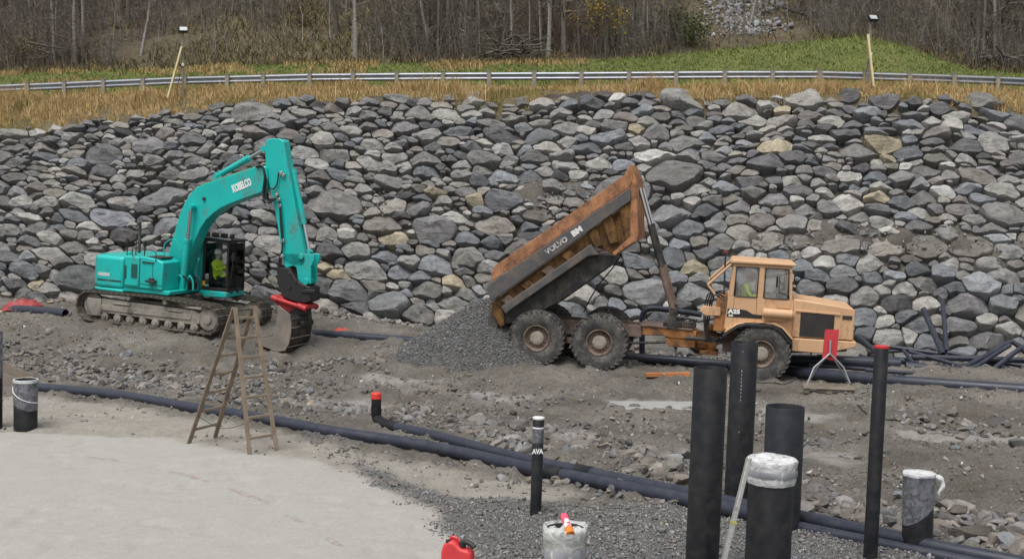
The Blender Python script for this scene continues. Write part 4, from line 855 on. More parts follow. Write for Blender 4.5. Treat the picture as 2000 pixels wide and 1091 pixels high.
# ------------------------------------------------------------------ a seated driver: one skinned body
def seated_person(F, s, w, z, label, lean=0.0, armz=0.0, scale=1.0):
    J = [(0, 0, 0, .15), (0.0, 0, .18, .15), (0.02, 0, .36, .165), (0.02, 0, .50, .13), (0.03, 0, .57, .06), (0.045, 0, .63, .07), (0.055, 0, .71, .095), (0.05, 0, .79, .085), (0.04, 0, .84, .05)]
    Ed = [(i, i + 1) for i in range(8)]
    for sg in (-1, 1):
        b = len(J); J += [(0.0, sg * .19, .47, .075), (0.07, sg * .25, .33, .06), (0.16, sg * .27, .21 + armz, .048), (0.30, sg * .22, .24 + armz, .042), (0.42, sg * .17, .28 + armz, .032), (0.49, sg * .16, .29 + armz, .03)]
        Ed += [(3, b)] + [(b + k, b + k + 1) for k in range(5)]
        for f in range(4):
            c = len(J); yy = sg * (.16 - .03 + .02 * f); J += [(0.53, yy, .285 + armz, .011), (0.56, yy, .265 + armz, .010), (0.565, yy, .24 + armz, .009)]; Ed += [(b + 5, c), (c, c + 1), (c + 1, c + 2)]
        c = len(J); J += [(0.47, sg * .12, .28 + armz, .012), (0.50, sg * .10, .27 + armz, .010)]; Ed += [(b + 5, c), (c, c + 1)]
        b = len(J); J += [(0.05, sg * .10, -.01, .105), (0.26, sg * .13, .03, .088), (0.45, sg * .15, .05, .07), (0.46, sg * .15, -.18, .06), (0.45, sg * .15, -.38, .045), (0.56, sg * .16, -.43, .045), (0.66, sg * .17, -.44, .035)]
        Ed += [(0, b)] + [(b + k, b + k + 1) for k in range(6)]
    me = bpy.data.meshes.new('person'); me.from_pydata([j[:3] for j in J], Ed, []); o = bpy.data.objects.new('person', me); COL.objects.link(o)
    sk = o.modifiers.new('skin', 'SKIN'); sk.use_smooth_shade = True; su = o.modifiers.new('sub', 'SUBSURF'); su.levels = su.render_levels = 1
    for i, v in enumerate(me.skin_vertices[0].data): v.radius = (J[i][3], J[i][3]); v.use_root = (i == 0)
    dg = bpy.context.evaluated_depsgraph_get(); m2 = bpy.data.meshes.new_from_object(o.evaluated_get(dg)); bpy.data.objects.remove(o)
    for m_ in (M['hivis'], M['skin'], M['trouser']): m2.materials.append(m_)
    for p in m2.polygons:
        c = p.center
        p.material_index = 1 if (c.z > 0.56 and abs(c.y) < .13) or c.x > 0.43 and c.z > 0.12 and abs(c.y) < 0.25 and c.z > .2 + armz else (2 if c.z < 0.06 and (c.x > 0.10 or c.z < -0.08) else 0)
        p.use_smooth = True
    root = link_mesh('person', m2); root.matrix_world = F.matrix() @ Matrix.Translation((s, w, z)) @ Matrix.Rotation(lean, 4, 'Y') @ Matrix.Scale(scale, 4)
    tag(root, label, 'person')
    h = MB(); h.lathe([(0.0, .90), (.05, .895), (.09, .865), (.112, .80), (.115, .755), (.13, .75), (.13, .742), (.10, .745)], (0.05, 0, 0), 'z', 16); h.build('helmet', M['white'], root, weld=True)
    f = MB(); f.box((0.155, 0, .70), (.03, .028, .045)); f.box((.142, .035, .725), (.012, .026, .014)); f.box((.142, -.035, .725), (.012, .026, .014)); f.box((.140, 0, .655), (.012, .05, .01)); f.build('face', M['skin'], root, bevel=0.006)
    return root

# ------------------------------------------------------------------ excavator
def frame_of(P0, P1, half):
    h = (P1 - P0).normalized(); yaw = math.atan2(-h.y, h.x); l = Vector((math.sin(yaw), math.cos(yaw), 0)); l = (l - h * l.dot(h)).normalized(); return h, l
def cyl(root, a, b, split, r, r2, mat, name='cylinder', cap=True):
    """hydraulic ram: barrel from a, rod to b"""
    a, b = Vector(a), Vector(b); m = a.lerp(b, split); d = (b - a).normalized()
    t = MB(); t.tube([a, m], r, 14); t.tube([m - d * 0.06, m + d * 0.035], r * 1.13, 14); t.tube([a - d * .02, a + d * 0.10], r * 1.1, 14)
    o = t.build(name, mat, root); k = MB(); k.tube([m, b], r2, 12); k.build('rod', M['chrome'], o); e = MB(); e.tube([b - Vector((0, r * 1.1, 0)), b + Vector((0, r * 1.1, 0))], r * 0.95, 14); e.build('eye', mat, o); return o
def build_excavator():
    P0 = at(165, 626, 37.15); P1 = at(415, 656, 35.6); h, l = frame_of(P0, P1, 0); E = Frame((P0 + P1) / 2 + l * 1.5, h, l)
    root = empty('excavator', mtx=E.matrix()); tag(root, 'teal tracked excavator with its bucket lowered in front of the boulder wall', 'excavator')
    tr = E.tr
    # tracks
    loop = []
    for k in range(13): a = R(-90 + 180 * k / 12); loop.append((2.02 + .40 * math.cos(a), .44 + .40 * math.sin(a)))
    loop += [(1.2, .885), (.5, .93), (0, .95), (-.8, .93), (-1.5, .915)]
    for k in range(13): a = R(90 + 180 * k / 12); loop.append((-2.15 + .44 * math.cos(a), .47 + .43 * math.sin(a)))
    loop += [(-1.2, .04), (0, .03), (1.2, .04)]
    L = np.array(loop + [loop[0]]); cum = np.concatenate([[0], np.cumsum(np.linalg.norm(np.diff(L, axis=0), axis=1))]); NS = 54
    sm = MB(); sm.box((0, 0, 0), (.195, .60, .032)); sm.box((.06, 0, .03), (.022, .60, .045)); sm.box((-.03, 0, .025), (.018, .60, .03)); sm.box((-.085, 0, .025), (.018, .60, .03)); sm.box((0, .1, -.045), (.17, .05, .07)); sm.box((0, -.1, -.045), (.17, .05, .07)); shoe = sm.mesh('track_shoe')
    for sg in (-1, 1):
        wc = sg * 1.2; t = MB(); bev = [(-2.05, .30), (1.62, .24), (1.72, .32), (1.72, .60), (1.45, .66), (-1.7, .72), (-2.1, .62)]; t.prism(bev, wc - .20, wc + .20); t.box((-.15, wc + sg * .215, .46), (3.2, .03, .17)); t.box((-1.0, wc + sg * .22, .62), (.62, .05, .05)); t.box((.9, wc + sg * .22, .60), (.5, .05, .05)); t.box((-1.98, wc + sg * .02, .45), (.5, .46, .52)); t.box((1.70, wc, .44), (.12, .44, .30))
        tk = t.build('track', M['mud_steel'], root, bevel=0.02)
        for k in range(NS):
            d = cum[-1] * k / NS; p = np.array([np.interp(d, cum, L[:, 0]), np.interp(d, cum, L[:, 1])]); d2 = d + .02; q = np.array([np.interp(d2 % cum[-1], cum, L[:, 0]), np.interp(d2 % cum[-1], cum, L[:, 1])])
            ang = math.atan2(q[1] - p[1], q[0] - p[0]); o = link_mesh('track_shoe', shoe, M['shoe'], tk); o.location = (p[0], wc, p[1]); o.rotation_euler = (0, math.pi - ang, 0)
        w0 = MB(); w0.lathe([(0, -.24), (.12, -.24), (.14, -.20), (.30, -.19), (.335, -.16), (.335, .16), (.30, .19), (.14, .20), (.12, .24), (0, .24)], (2.02, wc, .44), 'w', 28); w0.build('idler', M['mud_steel'], tk)
        w0 = MB(); w0.lathe([(0, -.22), (.2, -.22), (.22, -.08), (.36, -.06), (.36, .06), (.22, .08), (.2, .22), (0, .22)], (-2.15, wc, .47), 'w', 24); w0.build('sprocket', M['mud_steel'], tk)
        for k in range(8):
            w0 = MB(); w0.lathe([(0, -.25), (.06, -.25), (.07, -.22), (.125, -.21), (.125, .21), (.07, .22), (.06, .25), (0, .25)], (-1.62 + k * .455, wc, .175), 'w', 14); w0.build('roller', M['mud_steel'], tk)
        for s_ in (-.75, .55):
            w0 = MB(); w0.lathe([(0, -.26), (.07, -.26), (.085, -.2), (.085, .2), (.07, .26), (0, .26)], (s_, wc, .83), 'w', 14); w0.build('carrier_roller', M['mud_steel'], tk)
    t = MB(); t.box((-.1, 0, .58), (1.5, 2.0, .34)); t.box((.75, .55, .5), (.8, 1.2, .22), Matrix.Rotation(-.5, 3, 'Z')); t.box((.75, -.55, .5), (.8, 1.2, .22), Matrix.Rotation(.5, 3, 'Z')); t.build('car_body', M['mud_steel'], root, bevel=.03)
    t = MB(); t.lathe([(0, .74), (.72, .74), (.78, .80), (.78, .95), (.70, 1.0), (0, 1.0)], (0, 0, 0), 'z', 32); t.build('slew_ring', M['steel_dark'], root)
    # upper works
    t = MB(); t.prism([(-1.5, 1.00), (.56, 1.01), (.60, 1.08), (.60, 1.14), (-1.5, 1.14)], -1.28, 1.28); t.build('deck', M['teal'], root, bevel=.02)
    t = MB(); pts = [(-1.02, -1.36), (-1.9, -1.36), (-2.15, -1.22), (-2.32, -.8), (-2.38, 0), (-2.32, .8), (-2.15, 1.22), (-1.9, 1.36), (-1.02, 1.36)]; t.zprism(pts, 1.06, 2.03)
    cw = t.build('counterweight', M['teal'], root, bevel=.10, seg=4)
    t = MB(); t.zprism([(x * (1.0 if x > -1.1 else 1.005), y * 1.0) for x, y in pts], .95, 1.055); t.build('lower_lip', M['teal'], cw, bevel=.04)
    t = MB(); t.box((-1.72, -1.363, 1.46), (.42, .006, .10)); t.build('faded_plate', plain('pale_sticker', (0.50, 0.58, 0.57), 0.6, 0, .25, 14, 0), cw)
    t = MB(); t.box((-1.52, -1.363, 1.29), (.86, .006, .045)); t.build('stripe', M['steel_dark'], cw)
    t = MB(); t.prism([(-1.02, 1.14), (.36, 1.14), (.36, 1.98), (.10, 2.06), (-.35, 2.10), (-1.02, 2.08)], -1.33, -.46); hs_ = t.build('side_house', M['teal'], root, bevel=.035)
    t = MB(); t.prism([(-1.02, 1.14), (-.10, 1.14), (-.10, 1.92), (-.3, 2.0), (-1.02, 2.0)], -.455, 1.30); t.build('engine_hood', M['teal'], root, bevel=.05)
    t = MB(); t.box((-.72, -1.345, 1.63), (.50, .04, .86)); dr = t.build('service_door', M['teal'], hs_, bevel=.02)
    for (s0, s1, z0, z1) in ((-.73, -.52, 1.44, 1.86), (-.99, -.90, 1.40, 1.80)):
        t = MB(); t.box(((s0 + s1) / 2, -1.37, (z0 + z1) / 2), (s1 - s0, .012, z1 - z0))
        for k in range(7): t.box(((s0 + s1) / 2, -1.378, z0 + (z1 - z0) * (k + .5) / 7), (s1 - s0 - .03, .01, .03))
        t.build('vent', plain('vent_dark_teal', (.012, .10, .085), .7, 0, .1, 5, 0), hs_)  # dark teal grille colour
    t = MB(); t.box((-.16, -1.345, 1.94), (.42, .03, .04)); t.build('louvre', M['steel_dark'], hs_, bevel=.01)
    t = MB(); t.box((.02, -1.43, 1.40), (.30, .18, .07)); t.box((.05, -1.44, 1.46), (.14, .12, .08)); t.build('step', M['steel_dark'], hs_, bevel=.02)
    for (sa, sb, za, zb) in ((-.45, -.45, 1.18, 2.05), (.0, .0, 1.18, 1.98), (-.43, .34, 1.28, 1.28), (-1.0, -.99, 1.15, 2.0)): t = MB(); t.bar((sa, -1.333, za), (sb + 1e-3, -1.333, zb), .008, .014); t.build('panel_seam', M['black'], hs_)
    t = MB(); t.tube(smooth_path([(.1, -1.34, 2.0), (.1, -1.36, 2.28), (-.3, -1.36, 2.34), (-.7, -1.36, 2.34), (-.7, -1.34, 2.06)], 3), .014, 7); t.build('grab_rail', M['steel_dark'], hs_)
    t = MB(); t.box((-.04, -.9, 2.09), (.5, .6, .05)); t.build('walkway', M['steel_dark'], hs_, bevel=.01)
    for (s_, w_, zt, r_) in ((-1.75, .35, 2.98, .05),):
        t = MB(); t.tube([(s_, w_, 1.98), (s_, w_, zt - .1), (s_ - .03, w_, zt)], r_, 12); t.build('exhaust_stack', M['steel_dark'], root)
    for (s_, w_, zt) in ((-1.1, -1.1, 2.55), (-.86, -1.0, 2.72), (-.55, -1.0, 2.52)):
        t = MB(); t.tube([(s_, w_, 2.05), (s_, w_, zt)], .018, 8); t.box((s_, w_, zt - .06), (.05, .09, .16)); t.build('mirror_post', M['steel_dark'], root)
    t = MB(); t.lathe([(0, 0), (.06, 0), (.06, .08), (.04, .1), (0, .1)], (-.98, -1.15, 2.1), 'z', 12); t.build('filler_cap', M['teal'], root)
    t = MB(); t.tube(smooth_path([(-.2, -.5, 2.0), (-.2, -.5, 2.45), (.15, -.5, 2.62), (.35, -.5, 2.3)], 5), .018, 8); t.build('hand_rail', M['teal'], root)
    # boom foot brackets
    for w_ in (-.36, .30):
        t = MB(); t.prism([(-.30, 1.14), (.62, 1.14), (.55, 1.40), (.16, 1.72), (-.06, 1.72), (-.25, 1.5)], w_, w_ + .06); t.build('boom_bracket', M['teal'], root, bevel=.01)
    # boom
    bp = E.poly([(320, 526), (326, 505), (335.7, 469), (344, 440), (353, 411.6), (361, 394), (371.8, 377.3), (384, 365.4), (400, 358), (428, 349), (507, 322.6), (519, 326), (522, 345), (517, 371), (507, 377), (470, 390), (445.7, 399.3), (430, 407), (416, 417), (402, 430), (391, 446), (380, 470), (370, 500), (362, 525), (355, 546), (344, 556), (331, 552)], -.3)
    t = MB(); t.prism(bp, -.29, .23); boom = t.build('boom', M['teal'], root, bevel=.025)
    a = E.tr(335, 548, -.3); t = MB(); t.tube([(a[0], -.42, a[1]), (a[0], .42, a[1])], .09, 16); t.build('foot_pin', M['steel_dark'], root)
    ta, tb = tr(453, 371, -.3), tr(491, 354.5, -.3); d = Vector((tb[0] - ta[0], 0, tb[1] - ta[1])).normalized(); c = ((ta[0] + tb[0]) / 2, -.297, (ta[1] + tb[1]) / 2)
    put_text('KOBELCO', .30, M['white'], boom, c, d, Vector((-d.z, 0, d.x)), .016, (.50, 1.0))
    q = [tr(*p, -.3) for p in [(374, 377), (386, 366), (402, 359), (430, 350), (470, 337), (505, 325)]]
    for w_, r_, dz in ((-.2, .022, .05), (-.12, .022, .05), (.05, .03, .06), (.15, .022, .05)):
        t = MB(); t.tube([(s_, w_, z_ + dz) for s_, z_ in q], r_, 8); t.build('hydraulic_line', plain('line_paint', (.16, .17, .06), .6, 0, .3, 8, 0) if w_ == -.2 else M['steel_dark'], boom)
    for p in [(388, 366), (410, 357), (440, 348), (470, 338), (490, 331)]:
        a = tr(*p, -.3); t = MB(); t.box((a[0], 0, a[1] + .04), (.06, .5, .07)); t.build('line_clamp', M['steel_dark'], boom, bevel=.01)
    a = tr(399, 388, -.3); t = MB(); t.box((a[0], -.32, a[1]), (.09, .06, .09)); t.build('work_light', M['steel_dark'], boom, bevel=.015)
    # arm ram on top of the boom
    a, b = tr(426, 351, 0), tr(517, 291, 0); cyl(root, (a[0], 0, a[1] + .12), (b[0], 0, b[1]), .66, .095, .05, M['teal'], 'arm_cylinder')
    t = MB(); t.prism([(a[0] - .2, a[1] - .05), (a[0] + .25, a[1] + .0), (a[0] + .06, a[1] + .24), (a[0] - .06, a[1] + .22)], -.09, -.05); t.prism([(a[0] - .2, a[1] - .05), (a[0] + .25, a[1] + .0), (a[0] + .06, a[1] + .24), (a[0] - .06, a[1] + .22)], .05, .09); t.build('cylinder_lug', M['teal'], boom)
    # boom rams
    for w_ in (-.45, .45):
        a, b = tr(338, 566, -.45), tr(373.5, 404, -.45); cyl(root, (a[0] + .32, w_, a[1] + .03), (b[0], w_, b[1]), .60, .10, .055, M['teal'], 'boom_cylinder')
    b = tr(373.5, 404, -.45); t = MB(); t.tube([(b[0], -.5, b[1]), (b[0], .5, b[1])], .075, 14); t.build('cylinder_pin', M['teal'], boom)
    # stick
    sp = E.poly([(516, 281), (520, 273), (530, 270.5), (545, 271), (553, 276), (557, 300), (561, 325), (566, 345), (575, 400), (585, 450), (594, 492), (596, 512), (590, 520), (572, 519), (560, 523), (555, 521), (550, 495), (541, 440), (533, 395), (527, 370), (521, 345), (518, 320)], -.22)
    t = MB(); t.prism(sp, -.20, .16); stick = t.build('stick', M['teal'], root, bevel=.02)
    a, b = tr(566, 332, 0), tr(598, 492, 0); cyl(root, (a[0] + .13, 0, a[1]), (b[0] + .10, 0, b[1]), .64, .085, .048, M['teal'], 'bucket_cylinder')
    t = MB(); pp = E.poly([(556, 494), (616, 496), (617, 505), (610, 520), (611, 553), (598, 556), (586, 552), (582, 520), (557, 512)], -.1)
    t.prism(pp, -.20, -.12); t.prism(pp, .12, .20); c1 = tr(604, 549, 0); t.tube([(c1[0], -.24, c1[1]), (c1[0], .24, c1[1])], .10, 14); c2 = tr(596, 500, 0); t.tube([(c2[0], -.26, c2[1]), (c2[0], .26, c2[1])], .085, 14); c3 = tr(560, 500, 0); t.tube([(c3[0], -.26, c3[1]), (c3[0], .26, c3[1])], .06, 12)
    t.build('bucket_link', M['teal'], root, bevel=.012)
    # hoses
    for k, w_ in enumerate((-.33, -.27, .28)):
        P = [tr(*p, w_) for p in [(500, 326), (512, 324 + 3 * k), (517 + 3 * k, 345), (514 + 4 * k, 372), (516 + 4 * k, 390), (526, 396 - 3 * k), (538, 388)]]; t = MB(); t.tube(smooth_path([(a, w_, b) for a, b in P], 5), .032, 9); t.build('hose', M['hose'], root)
    for k, w_ in enumerate((-.26, -.25, -.24)):
        P = [tr(*p, w_) for p in [(543, 382), (546 + k, 400), (548 + k * 2, 440), (551 + k, 480), (549 - 2 * k, 515), (547 - k, 545), (551, 568)]]; t = MB(); t.tube(smooth_path([(a, w_ - .02 * k, b) for a, b in P], 4), .020, 8); t.build('hose', M['hose'], root)
    P = [tr(*p, -.25) for p in [(549, 340), (545, 337), (543, 350), (540, 362), (534, 369), (528, 366)]]; t = MB(); t.tube(smooth_path([(a, -.26, b) for a, b in P], 4), .02, 8); t.build('hose', M['hose'], root)
    for p in [(541, 381), (545, 390), (547, 402), (549, 338), (554, 342), (553, 470), (551, 500)]:
        a = tr(*p, -.25); t = MB(); t.box((a[0], -.26, a[1]), (.09, .07, .11)); t.build('hose_fitting', plain('zinc_fitting', (.45, .45, .44), .4, .8, .1, 5, 0), root, bevel=.015)
    # quick hitch, tilting rotator, bucket
    t = MB(); t.prism(E.poly([(553, 522), (575, 522), (588, 546), (600, 553), (615, 560), (616, 586), (606, 590), (582, 586), (562, 578), (551, 552)], 0), -.30, .30); t.prism(E.poly([(590, 565), (616, 565), (616, 572), (590, 572)], -.3), -.34, -.30); hitch = t.build('quick_hitch', M['black'], root, bevel=.03)
    for p in ((566, 532), (578, 548), (592, 560), (566, 560)):
        a = tr(*p, -.3); t = MB(); t.tube([(a[0], -.33, a[1]), (a[0], .33, a[1])], .045, 10); t.build('pin', M['steel_dark'], hitch)
    t = MB(); t.prism(E.poly([(543, 577), (550, 573), (562, 580), (575, 590), (592, 588), (610, 594), (611, 601), (598, 606), (570, 607), (556, 599), (545, 588)], 0), -.26, .26); rot = t.build('rotator', M['red'], root, bevel=.025)
    for w_ in (-.34, .34):
        a, b = tr(546, 580, 0), tr(606, 600, 0); t = MB(); t.tube([(a[0], w_, a[1]), (b[0], w_, b[1])], .065, 12); t.tube([(a[0] - .06, w_, a[1] + .02), (a[0] + .14, w_, a[1] - .04)], .085, 12); t.tube([(b[0] - .2, w_, b[1] + .06), (b[0] + .05, w_, b[1] - .02)], .085, 12); t.build('tilt_cylinder', M['red'], rot)
    a = tr(588, 606, 0); t = MB(); t.lathe([(0, -.30), (.26, -.30), (.26, -.12), (.30, -.10), (.30, .06), (.2, .1), (0, .1)], (a[0], 0, a[1]), 'z', 24); t.box((a[0] + .02, 0, a[1] - .36), (.52, .60, .16)); t.build('turntable', M['black'], root, bevel=.02)
    side = E.poly([(545, 596), (542, 614), (540.5, 641), (534, 656), (518, 660), (502, 659), (503, 669), (517, 677), (535, 684), (548, 686), (558, 684), (565, 671), (569, 650), (569.5, 630), (567, 614)], -.75)
    t = MB(); t.prism(side, -.78, -.74); bk = t.build('bucket', M['bucket'], root, bevel=.008)
    t = MB(); t.prism(side, .44, .48); t.build('far_cheek', M['bucket'], bk, bevel=.008)
    outer = [side[k] for k in (14, 13, 12, 11, 10, 9, 8, 7, 6)]; cx, cz = np.mean([p[0] for p in outer]), np.mean([p[1] for p in outer])
    inner = [lerp2(p, (cx - .05, cz + .25), .05) for p in outer]; oo = [lerp2(p, (cx, cz), .004) for p in outer]
    t = MB(); t.prism(oo + list(reversed(inner)), -.738, .438); t.build('shell', M['steel_dark'], bk, ang=50)
    for k in range(5):
        f = lerp2(outer[k], outer[k + 1], .5); t = MB(); t.bar((f[0] + .012, -.73, f[1] - .005), (f[0] + .012, .43, f[1] - .005), .035, .035); t.build('wear_strip', M['bucket'], bk)
    tp = side[14]; t = MB(); t.prism([(tp[0] - .42, tp[1] - .02), (tp[0] + .05, tp[1] - .06), (tp[0] + .03, tp[1] - .16), (tp[0] - .42, tp[1] - .10)], -.735, .435); t.build('top_plate', M['steel_dark'], bk, bevel=.01)
    t = MB(); t.prism([(side[5][0] - .08, side[5][1] - .05), (side[6][0] + .2, side[6][1] - .10), (side[6][0] + .2, side[6][1] - .05), (side[5][0] + .1, side[5][1] + .02)], -.80, .50); t.build('cutting_edge', M['bucket'], bk)
    # cab on the far side
    t = MB(); t.prism([(.57, .86), (1.58, .92), (1.58, 1.09), (.57, 1.08)], .22, 1.24); t.build('cab_base', M['teal'], root, bevel=.03)
    t = MB(); s0, s1, z0, z1 = .70, 1.56, 1.10, 2.62
    for w_ in (.28, 1.18):
        t.bar((s1, w_, z0), (s1 - .03, w_, z1), .05, .05); t.bar((s0, w_, z0), (s0, w_, z1), .07, .07); t.bar((s0, w_, z0 + .04), (s1, w_, z0 + .04), .06, .10); t.bar((s0, w_, z1), (s1 - .03, w_, z1), .06, .06)
    for z_ in (z0 + .04, z1): t.bar((s1 - .01, .28, z_), (s1 - .01, 1.18, z_), .06, .06); t.bar((s0, .28, z_), (s0, 1.18, z_), .08, .08)
    t.bar((s1 + .02, .73, z0), (s1, .73, z1), .014, .014)
    t.box((1.0, .77, 1.16), (.6, .7, .05)); cb = t.build('cab', M['black'], root, bevel=.01)
    t = MB(); t.prism([(.62, 2.64), (1.62, 2.64), (1.63, 2.68), (.62, 2.72)], .22, 1.24); t.build('roof', M['black'], cb, bevel=.015)
    t = MB(); t.tube([(.64, .24, 2.73), (1.64, .24, 2.70)], .022, 8); t.tube([(.64, .24, 2.73), (.64, .24, 2.90), (.70, .24, 2.97)], .02, 8); t.build('roof_rail', M['galv'], cb)
    for k in range(6):
        t = MB(); t.lathe([(0, -.05), (.06, -.05), (.075, .04), (.07, .05), (0, .05)], (.74 + k * .16, .35 + .12 * (k % 2), 2.80), 's', 14); t.bar((.74 + k * .16, .35 + .12 * (k % 2), 2.66), (.74 + k * .16, .35 + .12 * (k % 2), 2.75), .03); t.build('work_lamp', M['steel_dark'], cb)
    for (nm, c, s_) in (('side_window', (1.13, .275, 1.88), (.80, .006, 1.40)), ('windscreen', (1.55, .73, 1.88), (.006, .84, 1.40)), ('rear_window', (.70, .73, 2.05), (.006, .80, .95))):
        t = MB(); t.box(c, s_); t.build(nm, M['glass'], cb)
    t = MB(); t.box((.80, .72, 1.55), (.12, .5, .75)); t.box((1.0, .72, 1.30), (.42, .5, .16)); t.box((.80, .72, 2.02), (.1, .28, .2)); t.build('seat', M['black'], cb, bevel=.04)
    t = MB(); t.box((.74, .235, 1.30), (.10, .01, .14)); t.build('warning_sticker', M['orange_lamp'], cb)
    t = MB(); t.tube([(1.60, .3, 1.2), (1.72, .3, 1.9), (1.66, .3, 2.25)], .015, 7); t.box((1.74, .3, 2.2), (.05, .12, .24)); t.build('mirror', M['black'], cb, bevel=.01)
    # valves and pipes between boom foot and cab
    for k, (s_, w_) in enumerate(((.30, -.52), (.46, -.50), (.62, -.46), (.74, -.3))):
        t = MB(); t.tube(smooth_path([(s_, w_, 1.14), (s_ + .02, w_, 1.42), (s_ + .10, w_ - .03, 1.56), (s_ + .20, w_, 1.40), (s_ + .22, w_, 1.14)], 5), .03, 8); t.build('hose', M['hose'] if k % 2 else M['teal'], root)
    t = MB(); t.box((.50, -.2, 1.24), (.3, .5, .24)); t.build('valve_block', M['black'], root, bevel=.02)
    seated_person(E, .97, .62, 1.46, 'driver in yellow hi-vis jacket inside the excavator cab', -.08, .05, 1.0)
    return E
EXC = build_excavator()
# ------------------------------------------------------------------ articulated dump truck
M['peach'] = worn('faded_orange_paint', (0.60, 0.375, 0.215), (0.32, 0.19, 0.11), 0.20, 2.6, 0.5, 0, 0.06, 0.5, 0.85, 0.4, 0.06)
M['side_orange'] = worn('scraped_orange_paint', (0.42, 0.20, 0.095), (0.17, 0.085, 0.055), 0.50, 2.8, 0.6, 0, 0.22, 1, 0.9, 0.3, 0.25)
M['rail_grey'] = worn('scuffed_grey_paint', (0.085, 0.088, 0.094), (0.15, 0.125, 0.105), 0.48, 3.0, 0.6, 0, 0.15, 1, 0.9, 0.3, 0.2)
M['rust_yellow'] = worn('rusty_yellow_paint', (0.21, 0.112, 0.032), (0.075, 0.04, 0.024), 0.60, 3.2, 0.6, 0, 0.25, 0.7, 0.92, 0.3, 0.3)
M['chassis'] = worn('rusty_chassis', (0.42, 0.19, 0.065), (0.115, 0.07, 0.045), 0.52, 3.0, 0.6, 0, 0.2, 1, 0.92, 0.3, 0.3)
M['chassis_grey'] = worn('dusty_chassis', (0.19, 0.14, 0.115), (0.11, 0.075, 0.055), 0.45, 3.0, 0.7, 0, 0.2, 1, 0.92, 0.3, 0.3)
M['tyre'] = worn('dusty_tyre', (0.062, 0.062, 0.061), (0.155, 0.145, 0.13), 0.45, 3.5, 0.9, 0, 0.2, 1, 0.95, 0.2, 0.4)
M['rim'] = worn('rusty_rim', (0.22, 0.175, 0.145), (0.115, 0.07, 0.05), 0.5, 5.0, 0.7, 0.2)
M['hub'] = worn('pale_hub', (0.33, 0.295, 0.25), (0.22, 0.17, 0.13), 0.4, 6.0, 0.6)
M['mesh_grille'] = plain('radiator_mesh', (0.045, 0.038, 0.038), 0.7, 0.2, 0.3, 25, 0.5, 80)
M['faded_white'] = worn('flaking_white_letters', (0.60, 0.60, 0.58), (0.09, 0.092, 0.096), 0.42, 9.0, 0.6)
